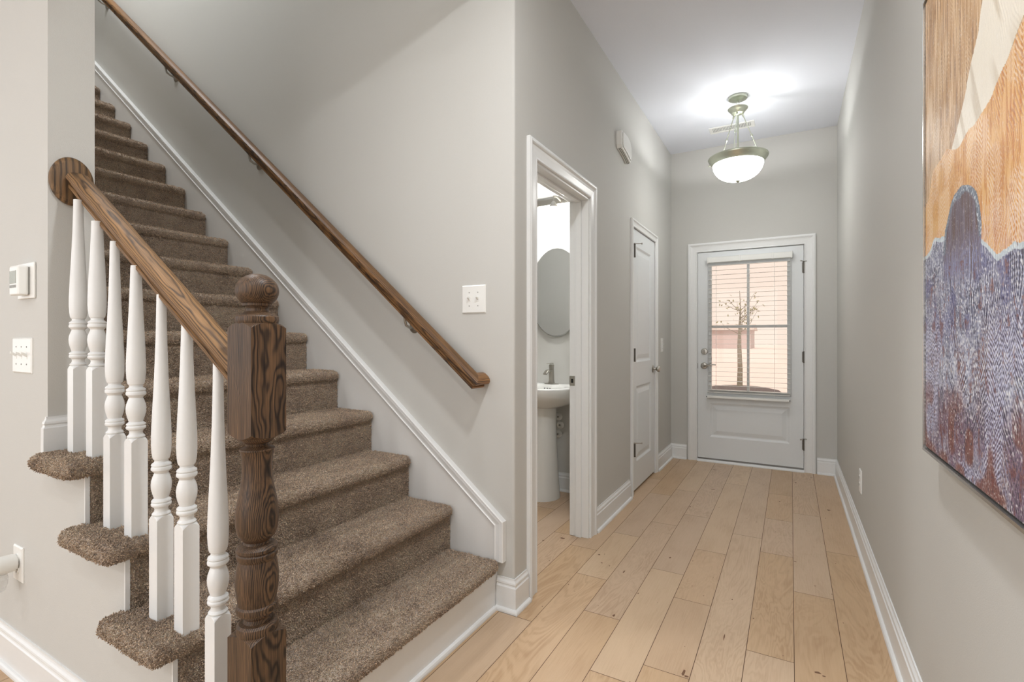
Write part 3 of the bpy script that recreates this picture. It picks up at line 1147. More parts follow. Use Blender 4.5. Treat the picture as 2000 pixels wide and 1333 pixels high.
# ------------------------------------------------------------------ balustrade: newel, rail, rosette, seven balusters
RAILP = [(-0.021, 0), (-0.021, 0.008), (-0.0165, 0.011), (-0.0165, 0.019), (-0.024, 0.023), (-0.031, 0.029), (-0.0325, 0.036), (-0.030, 0.044), (-0.022, 0.051), (-0.010, 0.0545),
         (0.010, 0.0545), (0.022, 0.051), (0.030, 0.044), (0.0325, 0.036), (0.031, 0.029), (0.024, 0.023), (0.0165, 0.019), (0.0165, 0.011), (0.021, 0.008), (0.021, 0)]
bal = thing('stair_balustrade', 'oak handrail with brown turned newel and seven white balusters at the open stair side', 'balustrade', (-1.0745, 0.713, 0.0))
RS = 0.643
ra = math.atan(RS)
p_lo = Vector((-1.095, 0.714, 1.115 + RS * (-1.229 + 1.095)))
p_hi = Vector((-2.103, 0.742, 1.115 + RS * (2.103 - 1.229)))
# built along local X, then turned into place
L_ = (p_hi - p_lo).length
mb = MB().sections([[(x, u, v) for u, v in RAILP] for x in (0, L_)])
rail = mb.build('handrail', M['rail_wood'], smooth=True, angle=30)
dx = (p_hi - p_lo).normalized()
up = Vector((0, 0, 1))
side = up.cross(dx).normalized()
nup = dx.cross(side).normalized()
rail.matrix_world = Matrix(((dx.x, side.x, nup.x, p_lo.x), (dx.y, side.y, nup.y, p_lo.y), (dx.z, side.z, nup.z, p_lo.z), (0, 0, 0, 1)))
rail.parent = bal
rail.matrix_parent_inverse = Matrix.Translation(bal.location).inverted()
# end cap cut plumb by the rosette
mb = MB().lathe([(0, 0.98), (0.010, 1.0), (0.014, 0.98), (0.018, 0.90), (0.021, 0.80), (0.022, 0.02)], (XE, 0.7355, 1.699), 56, 'X', 0.060, 0.081)
lb(local(mb.build('rosette', M['rosette_wood'], smooth=True, angle=40), bal), 'oval brown wooden rosette on the wall end')


def square_turned(mb, c, hw, zb, zt, shoulder_t=0.012, shoulder_b=0.0, seg=12):
    """Square block whose turned shoulders leave an arc on every face."""
    n = 4 * seg
    pts = []
    for s4 in range(4):
        for k in range(seg):
            u = -1 + 2 * k / seg
            pts.append({0: (1, u), 1: (-u, 1), 2: (-1, -u), 3: (u, -1)}[s4])
    def ring(f, z0_, z1_, g):
        # f: 0 square, 1 circle of .92 hw ; g: height blend
        out = []
        for p in pts:
            q = max(1, math.hypot(*p))
            k_ = (1 - f) + f * 0.92 / q
            out.append((c[0] + hw * p[0] * k_, c[1] + hw * p[1] * k_, z0_(q) * (1 - g) + z1_ * g))
        return out
    secs = []
    if shoulder_b:
        secs.append([(c[0] + hw * 0.92 * p[0] / max(1, math.hypot(*p)), c[1] + hw * 0.92 * p[1] / max(1, math.hypot(*p)), zb) for p in pts])
        e_ = lambda q: zb + shoulder_b * (q - 1) / 0.414
        secs.append(ring(0.62, e_, zb, 0.85))
        secs.append(ring(0.25, e_, zb, 0.45))
        secs.append(ring(0.0, e_, zb, 0.0))
    else:
        secs.append([(c[0] + hw * p[0], c[1] + hw * p[1], zb) for p in pts])
    if shoulder_t:
        f_ = lambda q: zt - shoulder_t * (q - 1) / 0.414
        secs.append(ring(0.0, f_, zt, 0.0))
        secs.append(ring(0.25, f_, zt, 0.45))
        secs.append(ring(0.62, f_, zt, 0.85))
        secs.append([(c[0] + hw * 0.92 * p[0] / max(1, math.hypot(*p)), c[1] + hw * 0.92 * p[1] / max(1, math.hypot(*p)), zt) for p in pts])
    else:
        secs.append([(c[0] + hw * p[0], c[1] + hw * p[1], zt) for p in pts])
    mb.sections(secs)


NX, NY = -1.0745, 0.713
nw = MB()
square_turned(nw, (0, 0), 0.0435, 0.0, 0.500, 0.010)
turn = [(0.494, 0.040), (0.498, 0.0435), (0.508, 0.0445), (0.516, 0.043), (0.521, 0.038), (0.523, 0.030), (0.531, 0.0275), (0.536, 0.030), (0.538, 0.0345),
        (0.541, 0.034), (0.545, 0.042), (0.553, 0.0445), (0.560, 0.0435), (0.564, 0.040), (0.580, 0.0425), (0.605, 0.0455), (0.628, 0.0455), (0.650, 0.043), (0.664, 0.0400),
        (0.667, 0.0410), (0.672, 0.0435), (0.679, 0.0435), (0.682, 0.041), (0.686, 0.0435), (0.692, 0.0435), (0.697, 0.038), (0.701, 0.029), (0.706, 0.0275), (0.710, 0.031),
        (0.716, 0.037), (0.728, 0.0425), (0.745, 0.0450), (0.765, 0.0455), (0.785, 0.0440), (0.805, 0.0405), (0.830, 0.0355), (0.855, 0.0322), (0.880, 0.0318), (0.900, 0.0335), (0.912, 0.0355),
        (0.9155, 0.0375), (0.918, 0.037), (0.921, 0.028), (0.925, 0.0235), (0.930, 0.0245), (0.9325, 0.030), (0.934, 0.0325), (0.937, 0.035), (0.943, 0.041), (0.948, 0.043), (0.954, 0.0435)]
nw.lathe(turn, (0, 0, 0), 56)
square_turned(nw, (0, 0), 0.0435, 0.944, 1.2065, 0.0125, 0.012)
nw.lathe([(1.204, 0.0435), (1.207, 0.0450), (1.213, 0.0462), (1.220, 0.0455), (1.2235, 0.043), (1.2245, 0.038), (1.228, 0.030), (1.233, 0.0245), (1.239, 0.0235), (1.2435, 0.0255),
          (1.245, 0.0305), (1.250, 0.0312), (1.253, 0.030), (1.2545, 0.0275)], (0, 0, 0), 56)
newel = nw.build('newel_post', M['newel_wood'], smooth=True, angle=28)
newel.location = (NX, NY, 0)
local(newel, bal)
lb(newel, 'dark brown turned oak newel post with square blocks')
bb = MB()
pr = []
for i in range(25):
    t = -0.78 + i / 24 * (PI / 2 + 0.78)
    pr.append((1.2805 + 0.0395 * math.sin(t), max(0.0006, 0.0460 * math.cos(t))))
bb.lathe(pr, (0, 0, 0), 56)
ball = bb.build('ball_finial', M['newel_wood'], smooth=True)
ball.parent = newel
lb(ball, 'round ball on top of the newel')

BALX = [(-1.2098, 1), (-1.3492, 2), (-1.4748, 2), (-1.6124, 3), (-1.739, 3), (-1.8517, 4), (-1.9833, 4)]
BP = [(0.270, 0.0185), (0.2748, 0.0192), (0.2760, 0.0212), (0.2785, 0.0218), (0.2812, 0.0198), (0.284, 0.0170), (0.290, 0.0155), (0.295, 0.0165), (0.298, 0.0200), (0.3005, 0.0232), (0.305, 0.0238), (0.3085, 0.0222), (0.3095, 0.0212),
      (0.312, 0.0232), (0.315, 0.0225), (0.3175, 0.0195), (0.320, 0.0165), (0.324, 0.0178), (0.335, 0.0210), (0.347, 0.0234), (0.358, 0.0240), (0.369, 0.0228), (0.380, 0.0195), (0.388, 0.0165),
      (0.391, 0.0175), (0.394, 0.0205), (0.397, 0.0235), (0.402, 0.0240), (0.406, 0.0224), (0.407, 0.0215), (0.410, 0.0234), (0.4135, 0.0224), (0.416, 0.0190), (0.419, 0.0158), (0.424, 0.0160),
      (0.427, 0.0190), (0.432, 0.0205), (0.445, 0.0222), (0.465, 0.0233), (0.490, 0.0232), (0.520, 0.0222), (0.560, 0.0205), (0.620, 0.0176), (0.690, 0.0150), (0.760, 0.0130), (0.840, 0.0116), (0.92, 0.0108)]
for i, (xc, k) in enumerate(BALX):
    hw = 0.0205
    cx_ = xc - hw
    cy_ = 0.693 + hw
    zb = tread_z(k) - 0.012
    yr = 0.714 + 0.028 * ((-1.095 - cx_) / 1.008)
    ztop = 1.115 + RS * (-1.229 - cx_) + 0.004
    prof = []
    hmax = ztop - tread_z(k)
    for h, r in BP:
        if h < hmax:
            prof.append((h, r))
    h1, r1 = prof[-1]
    prof.append((hmax, max(0.0105, r1 - 0.0006)))
    # the head follows the rail sideways by a few millimetres
    mb = MB()
    square_turned(mb, (0, 0), hw, 0.0 - 0.012, 0.2745, 0.0115)
    mb.lathe(prof, (0, 0, 0), 32)
    o = mb.build('baluster', M['trim'], smooth=True, angle=28)
    o.location = (cx_, cy_, tread_z(k))
    local(o, bal)

# ------------------------------------------------------------------ handrail on the stair wall
wr = thing('wall_handrail', 'long oak handrail bracketed to the stair wall above the carpeted steps', 'handrail', (-1.23, 1.80, 0.99))
sl8 = 0.825
dW = Vector((1, 0, -sl8)).normalized()
nW = Vector((sl8, 0, 1)).normalized()
yW = Vector((0, 1, 0))
YR_ = 1.788
P1 = Vector((-1.205, YR_, 0.968))
P0 = P1 - dW * 5.2
RP = [(-u, v) for u, v in RAILP]
sec0 = [tuple(P0 + yW * u + nW * v) for u, v in RAILP]
sec1 = [tuple(P1 + yW * u - dW * u + nW * v) for u, v in RAILP]
mb = MB().sections([sec0, sec1])
r_ = local(mb.build('rail', M['wall_rail_wood'], smooth=True, angle=30), wr)
P2 = Vector((P1.x, YS, P1.z))
sec2 = [tuple(P2 - dW * u + nW * v) for u, v in RAILP]
mb = MB().sections([sec1, sec2])
lb(local(mb.build('rail_return', M['return_wood'], smooth=True, angle=30), wr), 'short mitred return of the rail into the wall')


def rail_bottom(x): return P1.z + sl8 * (P1.x - x)


for x in (-1.581, -2.775, -3.70, -4.70):
    zb = rail_bottom(x)
    br = MB().lathe([(0.0, 0.030), (-0.004, 0.030), (-0.009, 0.024), (-0.012, 0.012)], (x, YS, zb - 0.052), 24, 'Y')
    br.tube([(x, YS - 0.010, zb - 0.052), (x, YS - 0.040, zb - 0.054), (x, YS - 0.062, zb - 0.045), (x, YR_ + 0.004, zb - 0.025), (x, YR_, zb - 0.002)], [0.008, 0.007, 0.0065, 0.0065, 0.007], 12)
    br.sections([[tuple(Vector((x, YR_, zb)) + dW * s * 0.028 + yW * u * 0.011 + nW * v) for u, v in ((-1, -0.003), (1, -0.003), (1, 0.0005), (-1, 0.0005))] for s in (-1, 1)])
    local(br.build('bracket', M['nickel'], smooth=True), wr)


# ------------------------------------------------------------------ wall plates
def plate(name, label, cat, loc, rotz, w, h, toggles=0, outlet=False, tog_up=None, group=None):
    """Built facing -Y, then turned."""
    t = thing(name, label, cat, loc, group, rotz)
    mb = MB()
    mb.sections([[(-w / 2, 0, -h / 2), (w / 2, 0, -h / 2), (w / 2, 0, h / 2), (-w / 2, 0, h / 2)],
                 [(-w / 2, -0.0025, -h / 2), (w / 2, -0.0025, -h / 2), (w / 2, -0.0025, h / 2), (-w / 2, -0.0025, h / 2)],
                 [(-w / 2 + 0.004, -0.006, -h / 2 + 0.004), (w / 2 - 0.004, -0.006, -h / 2 + 0.004), (w / 2 - 0.004, -0.006, h / 2 - 0.004), (-w / 2 + 0.004, -0.006, h / 2 - 0.004)]])
    mb.build('cover_plate', M['plastic'], t)
    for i in range(toggles):
        x = (i - (toggles - 1) / 2) * 0.046
        up = 1 if tog_up is None else tog_up[i]
        tg = MB().sections([[(x - 0.0055, -0.0055, -0.012), (x + 0.0055, -0.0055, -0.012), (x + 0.0055, -0.0055, 0.012), (x - 0.0055, -0.0055, 0.012)],
                            [(x - 0.0052, -0.0068, -0.011), (x + 0.0052, -0.0068, -0.011), (x + 0.0052, -0.0068, 0.011), (x - 0.0052, -0.0068, 0.011)]])
        tg.sections([[(x - 0.0036, -0.0060, -0.005), (x + 0.0036, -0.0060, -0.005), (x + 0.0036, -0.0060, 0.005), (x - 0.0036, -0.0060, 0.005)],
                     [(x - 0.0042, -0.021, up * 0.010 - 0.0035), (x + 0.0042, -0.021, up * 0.010 - 0.0035), (x + 0.0042, -0.021, up * 0.010 + 0.0035), (x - 0.0042, -0.021, up * 0.010 + 0.0035)]])
        tg.build('toggle', M['plastic'], t)
        for z in (-0.030, 0.030):
            sc = MB().lathe([(-0.0072, 0.0024), (-0.0055, 0.003)], (x, 0, z), 10, 'Y')
            sc.build('screw', M['grey_plastic'], t)
    if outlet:
        for z in (-0.020, 0.020):
            r = MB().lathe([(-0.0085, 0.0150), (-0.0055, 0.0165)], (0, 0, z), 20, 'Y', 1.0, 1.0)
            rc = r.build('receptacle', M['plastic'], t)
            for x_ in (-0.0065, 0.0045):
                MB().box(x_, x_ + 0.002, -0.0092, -0.0084, z - 0.002, z + 0.006).build('slot', M['dark'], rc)
            MB().lathe([(-0.0092, 0.0022), (-0.0084, 0.0022)], (0, 0, z - 0.007), 8, 'Y').build('ground_hole', M['dark'], rc)
    return t


plate('light_switch', 'white double toggle switch plate on the stair wall beside the handrail end', 'light switch', (-1.2375, YS, 1.347), 0, 0.126, 0.125, 2, tog_up=(1, 1))
plate('light_switch', 'white triple toggle switch plate below the thermostat on the left wall', 'light switch', (-2.322, YN, 1.112), 0, 0.166, 0.122, 3, tog_up=(1, 1, 1))
plate('light_switch', 'narrow white switch plate between the closet door and the front corner', 'light switch', (XL, 4.645, 1.112), PI / 2, 0.078, 0.124, 1)
plate('wall_outlet', 'white outlet low on the right wall', 'outlet', (XR, 3.40, 0.368), -PI / 2, 0.078, 0.130, outlet=True)
plate('wall_outlet', 'white outlet low on the left wall holding a plug-in light', 'outlet', (-2.357, YN, 0.383), 0, 0.082, 0.122, outlet=True)

# plug-in night light in the left outlet
nl = thing('night_light', 'white plug-in light with ribbed clear cover in the left wall outlet', 'night light', (-2.362, YN - 0.009, 0.375))
mb = MB().lathe([(0.0, 0.026), (-0.010, 0.030), (-0.040, 0.031), (-0.060, 0.029), (-0.078, 0.022), (-0.088, 0.010), (-0.090, 0.001)], (0, 0, 0.015), 32, 'Y')
mb.build('body', M['plastic'], nl, smooth=True)
mb = MB()
mb.lathe([(-0.055, 0.012), (-0.050, 0.020), (-0.034, 0.026), (-0.010, 0.028), (0.004, 0.026)], (0, -0.047, -0.018), 14, 'Z')
mb.build('diffuser', M['clear'], nl)

# thermostat
th = thing('thermostat', 'white thermostat with small grey screen on the left wall above the switches', 'thermostat', (-2.2845, YN, 1.368))
mb = MB().box(-0.0715, 0.0715, -0.006, 0, -0.061, 0.061)
mb.build('back_plate', M['plastic'], th, bevel=0.005, seg=3)
mb = MB().box(-0.0385, 0.0385, -0.037, -0.009, -0.051, 0.049)
bd = mb.build('body', M['plastic'], th, bevel=0.006, seg=3)
lb(MB().box(-0.035, 0.035, -0.0095, -0.0058, -0.047, 0.045).build('shadow_gap', M['grey_plastic'], th), 'grey gap behind the body')
MB().box(-0.0315, 0.0235, -0.0378, -0.0365, -0.012, 0.031).build('screen', M['lcd'], bd)
for i in range(5):
    MB().box(-0.031 + i * 0.0115, -0.0225 + i * 0.0115, -0.0380, -0.0365, -0.026, -0.017).build('button', M['grey_plastic'], bd)

# door chime high on the hall wall
ch = thing('door_chime', 'white angular door chime box high on the wall between the two hall doors', 'door chime', (XL, 3.40, 2.505))
# outline in (y, z) local; the two lower/upper far corners are cut off
def chime_poly(s): return [(-0.118 * s, 0.075 * s), (-0.005, 0.083 * s), (0.075 * s, 0.055 * s), (0.115 * s, 0.0), (0.115 * s, -0.060 * s), (0.075 * s, -0.085 * s), (0.0, -0.078 * s), (-0.118 * s, -0.052 * s), (-0.125 * s, 0.01)]
pc = [(-0.112, 0.077), (0.010, 0.077), (0.070, 0.060), (0.108, 0.020), (0.112, -0.050), (0.100, -0.086), (0.040, -0.066), (-0.030, -0.050), (-0.100, -0.040), (-0.116, -0.020), (-0.120, 0.030), (-0.118, 0.068)]
mb = MB().prism(pc, 'X', 0.0, 0.038)
mb.build('body', M['plastic'], ch, bevel=0.003, seg=2)
mb = MB().prism([(y * 0.86 + 0.004, z * 0.86 + 0.002) for y, z in pc], 'X', 0.0385, 0.046)
mb.build('cover', M['plastic'], ch, bevel=0.003, seg=2)
for dx_ in (0.014, 0.024):
    lb(MB().tube([(dx_, pc[i][0], pc[i][1] - 0.0004) for i in (8, 7, 6, 5)], 0.0016, 6).build('slot', M['dark'], ch), 'dark sound slot along the lower edge')

# ------------------------------------------------------------------ ceiling vent
vt = thing('ceiling_vent', 'white slotted air vent in the hall ceiling near the front door', 'vent', (-0.442, 4.643, ZC))
mb = MB()
mb.box(-0.178, 0.178, -0.068, -0.045, -0.006, 0).box(-0.178, 0.178, 0.045, 0.068, -0.006, 0).box(-0.178, -0.150, -0.045, 0.045, -0.006, 0).box(0.150, 0.178, -0.045, 0.045, -0.006, 0)
mb.build('frame', M['plastic'], vt, bevel=0.002)
mb = MB()
for i in range(26):
    x = -0.146 + i * 0.0117
    mb.prism([(x, -0.0045), (x + 0.0016, -0.0045), (x + 0.0062, -0.0005), (x + 0.0046, -0.0005)], 'Y', -0.045, 0.045)
mb.build('louvres', M['plastic'], vt)
lb(MB().box(-0.150, 0.150, -0.045, 0.045, -0.0007, 0.0).build('duct', M['grey_plastic'], vt), 'grey duct behind the louvres')

# ------------------------------------------------------------------ pendant lamp
pl = thing('pendant_lamp', 'brushed nickel bowl pendant with white glass hanging from the hall ceiling', 'pendant lamp', (PEND[0], PEND[1], 2.35))
Z = lambda z: z - 2.35
mb = MB().lathe([(Z(2.988), 0.066), (Z(2.980), 0.067), (Z(2.972), 0.064), (Z(2.968), 0.055), (Z(2.966), 0.040), (Z(2.960), 0.012), (Z(2.955), 0.004)], seg=40)
mb.build('ceiling_canopy', M['pendant_metal'], pl, smooth=True)
mb = MB()
for (zc_, ang) in ((2.942, 0), (2.918, PI / 2)):
    pts = []
    for i in range(17):
        t = 2 * PI * i / 16
        pts.append((0.009 * math.cos(t) * math.cos(ang), 0.009 * math.cos(t) * math.sin(ang), Z(zc_) + 0.017 * math.sin(t)))
    mb.tube(pts, 0.0024, 8)
mb.build('chain', M['pendant_metal'], pl, smooth=True)
mb = MB().lathe([(Z(2.909), 0.006), (Z(2.905), 0.066), (Z(2.902), 0.071), (Z(2.897), 0.070), (Z(2.886), 0.060), (Z(2.872), 0.048), (Z(2.864), 0.044), (Z(2.860), 0.030), (Z(2.852), 0.012)], seg=40)
mb.build('hub', M['pendant_metal'], pl, smooth=True)
MB().tube([(0, 0, Z(2.86)), (0, 0, Z(2.47))], 0.0075, 12).build('stem', M['pendant_metal'], pl, smooth=True)
for k in range(3):
    a = 0.5112 + math.radians(-4) + k * 2 * PI / 3
    ca, sa = math.cos(a), math.sin(a)
    rt, rb, zt_, zb_ = 0.040, 0.168, Z(2.846), Z(2.536)
    def at_(f): return ((rt + (rb - rt) * f) * ca, (rt + (rb - rt) * f) * sa, zt_ + (zb_ - zt_) * f)
    m3 = MB().tube([at_(0), at_(1)], 0.0034, 10)
    m3.tube([at_(0.44), at_(0.46), at_(0.49), at_(0.51)], [0.005, 0.0085, 0.0085, 0.004], 12)
    m3.tube([at_(-0.05), at_(0.015)], [0.007, 0.007], 10)
    m3.tube([at_(0.97), at_(1.02)], [0.0065, 0.0065], 10)
    m3.tube([(0.036 * ca, 0.036 * sa, Z(2.870)), at_(-0.04)], 0.003, 8)
    m3.build('rod', M['pendant_metal'], pl, smooth=True)
mb = MB()
ringp = [(Z(2.534), 0.203), (Z(2.538), 0.207), (Z(2.534), 0.209), (Z(2.522), 0.205), (Z(2.514), 0.197), (Z(2.508), 0.195), (Z(2.498), 0.188), (Z(2.486), 0.178), (Z(2.480), 0.168), (Z(2.484), 0.165), (Z(2.500), 0.178), (Z(2.526), 0.198)]
secs = []
for i in range(57):
    t = 2 * PI * i / 56
    secs.append([(r * math.cos(t), r * math.sin(t), z) for z, r in ringp])
mb.sections(secs, cap=False)
ring = mb.build('ring', M['pendant_metal'], pl, smooth=True, angle=50)
for k in range(3):
    a = 0.5112 + math.radians(26) + k * 2 * PI / 3
    mb = MB().tube([(0.196 * math.cos(a), 0.196 * math.sin(a), Z(2.512)), (0.212 * math.cos(a), 0.212 * math.sin(a), Z(2.505))], 0.0055, 10)
    mb.build('thumb_screw', M['pendant_metal'], ring, smooth=True)
bp = []
for i in range(15):
    t = i / 14 * PI / 2
    bp.append((Z(2.490) - 0.130 * math.sin(t), max(0.001, 0.176 * math.cos(t) ** 0.85)))
inner = [(z + 0.006, max(0.001, r - 0.005)) for z, r in reversed(bp)]
mb = MB()
secs = bp + inner
n = 56
vs = []
for h, r in secs:
    for k in range(n):
        vs.append((r * math.cos(2 * PI * k / n), r * math.sin(2 * PI * k / n), h))
fs = []
for i in range(len(secs)):
    i2 = (i + 1) % len(secs)
    for k in range(n):
        fs.append((i * n + k, i * n + (k + 1) % n, i2 * n + (k + 1) % n, i2 * n + k))
mb.add(vs, fs)
no = (len(bp) - 1) * n
mb.mi = [0] * no + [1] * (len(fs) - no)
mb.build('glass_bowl', [M['bowl'], M['ceramic']], pl, smooth=True)
mb = MB().lathe([(Z(2.345), 0.002), (Z(2.347), 0.008), (Z(2.352), 0.013), (Z(2.358), 0.018), (Z(2.362), 0.018)], seg=24)
mb.build('finial', M['pendant_metal'], pl, smooth=True)

# ------------------------------------------------------------------ powder room: mirror, vanity light, pedestal sink, faucet, valves
mi = thing('oval_mirror', 'frameless oval mirror on the powder room wall above the pedestal sink', 'mirror', (-1.578, YB, 1.530))
mb = MB().lathe([(0, 0.985), (-0.012, 0.985), (-0.016, 1.0), (-0.0195, 0.985)], seg=72, axis='Y', sx=0.3475, sy=0.225)
mb.build('mirror_edge', M['grey_plastic'], mi)
mb = MB().lathe([(-0.0190, 0.97), (-0.0205, 0.97)], seg=72, axis='Y', sx=0.3475, sy=0.225)
mb.build('mirror_glass', M['mirror'], mi)
vl = thing('vanity_light', 'three-light vanity fixture with glowing glass shades above the oval mirror', 'vanity light', (-1.578, YB, 2.17))
mb = MB().box(-0.30, 0.30, -0.028, 0, 0.030, 0.085)
mb.build('bar', M['nickel'], vl, bevel=0.006)
for k in (-1, 0, 1):
    x = 0.215 * k + 0.04
    mb = MB().tube([(x, -0.020, 0.058), (x, -0.10, 0.070), (x, -0.15, 0.058), (x, -0.155, 0.02)], 0.0075, 10)
    mb.lathe([(-0.030, 0.030), (-0.012, 0.028), (0.012, 0.016), (0.022, 0.008)], (x, -0.155, 0), 20)
    mb.build('arm', M['nickel'], vl, smooth=True)
    sh = MB().lathe([(-0.205, 0.062), (-0.160, 0.064), (-0.110, 0.058), (-0.060, 0.045), (-0.022, 0.029)], (x, -0.155, 0), 28)
    sh.build('glass_shade', M['shade'], vl, smooth=True)
sk = thing('pedestal_sink', 'white ceramic pedestal sink below the oval mirror in the powder room', 'sink', (-1.600, 3.36, 0.0))


def dloop(cx_, yb_, w, d, z, n=40, p=2.6):
    """D-shaped outline: flat against the wall (y=yb_), rounded towards the room."""
    out = []
    for k in range(n):
        t = PI * k / (n - 1)
        c, s_ = math.cos(t), math.sin(t)
        out.append((cx_ + w * math.copysign(abs(c) ** (2 / p), c), yb_ - d * abs(s_) ** (2 / p), z))
    for k in range(1, 12):
        out.append((cx_ - w + 2 * w * k / 12, yb_, z))
    return out


yb_ = YB - 3.36 - 0.002
BCY, BA, BB = -0.115, 0.205, 0.138
top_loop = dloop(0, yb_, 0.292, 0.458, 0.823)


def bowl(r_, z):
    out = []
    for x, y, _ in top_loop:
        a_ = math.atan2((y - BCY) / BB, x / BA)
        out.append((BA * r_ * math.cos(a_), BCY + BB * r_ * math.sin(a_), z))
    return out


mb = MB()
mb.sections([dloop(0, yb_ - 0.05, 0.10, 0.22, 0.655), dloop(0, yb_ - 0.02, 0.20, 0.35, 0.690), dloop(0, yb_, 0.272, 0.43, 0.735), dloop(0, yb_, 0.296, 0.462, 0.775), dloop(0, yb_, 0.302, 0.470, 0.812),
             dloop(0, yb_, 0.300, 0.467, 0.820), top_loop, bowl(1.03, 0.823), bowl(1.0, 0.821), bowl(0.965, 0.812), bowl(0.92, 0.790), bowl(0.82, 0.762), bowl(0.6, 0.742), bowl(0.15, 0.735), bowl(0.02, 0.735)], cap=True)
mb.build('basin', M['ceramic'], sk, smooth=True, angle=60)
for x in (-0.022, 0.0, 0.022):
    lb(MB().lathe([(0.0085, 0.0052), (0.0125, 0.0052)], (x + 0.012, 0, 0.797), 14, 'Y').build('overflow_hole', M['dark'], sk), 'small dark overflow hole')
mb = MB()
mb.sections([[(0.0 + w * math.cos(t), -0.03 + d * math.sin(t), z) for t in [2 * PI * k / 40 for k in range(40)]]
             for z, w, d in ((0, 0.122, 0.135), (0.012, 0.122, 0.135), (0.03, 0.118, 0.131), (0.30, 0.103, 0.112), (0.52, 0.094, 0.100), (0.66, 0.098, 0.104), (0.70, 0.12, 0.12))])
mb.build('pedestal', M['ceramic'], sk, smooth=True, angle=50)
fc = thing('faucet', 'brushed nickel single-handle faucet standing on the pedestal sink', 'faucet', (-1.592, 3.455, 0.8235))
mb = MB()
mb.sections([[(0.060 * math.cos(t), 0.024 * math.sin(t), z) for t in [2 * PI * k / 32 for k in range(32)]] for z in (0, 0.006)])
mb.build('base_plate', M['nickel'], fc, bevel=0.0015)
mb = MB()
mb.sections([[(w * sx_, d * sy_, z) for sx_, sy_ in ((-1, -1), (1, -1), (1, 1), (-1, 1))] for z, w, d in ((0.005, 0.020, 0.020), (0.03, 0.0165, 0.017), (0.11, 0.0145, 0.0165), (0.150, 0.0155, 0.017))])
mb.build('body', M['nickel'], fc, bevel=0.004)
mb = MB()
mb.sections([[(s_ * 0.015, y, z) for s_, z in ((-1, zz - 0.007), (1, zz - 0.007), (1, zz + 0.007), (-1, zz + 0.007))] for y, zz in ((-0.005, 0.100), (-0.05, 0.108), (-0.085, 0.102), (-0.118, 0.083))])
mb.build('spout', M['nickel'], fc, bevel=0.003)
mb = MB().box(-0.013, 0.013, -0.062, 0.012, 0.155, 0.162)
mb.build('lever', M['nickel'], fc, bevel=0.002)
for i, (x, z, lbx) in enumerate(((-1.562, 0.569, 'topmost'), (-1.548, 0.506, 'middle'), (-1.565, 0.435, 'lowest'))):
    v = thing('pipe_flange', 'small round white pipe flange behind the pedestal sink, %s of three' % lbx, 'pipe flange', (x, YB, z), 'pipe flanges behind the sink')
    MB().lathe([(0, 0.030), (-0.006, 0.029), (-0.012, 0.023), (-0.016, 0.009)], (0, 0, 0), 24, 'Y').build('flange', M['plastic'], v, smooth=True)
    lb(MB().lathe([(-0.014, 0.007), (-0.022, 0.007)], (0, 0, 0), 14, 'Y').build('stub', M['nickel'], v, smooth=True), 'short metal pipe stub')

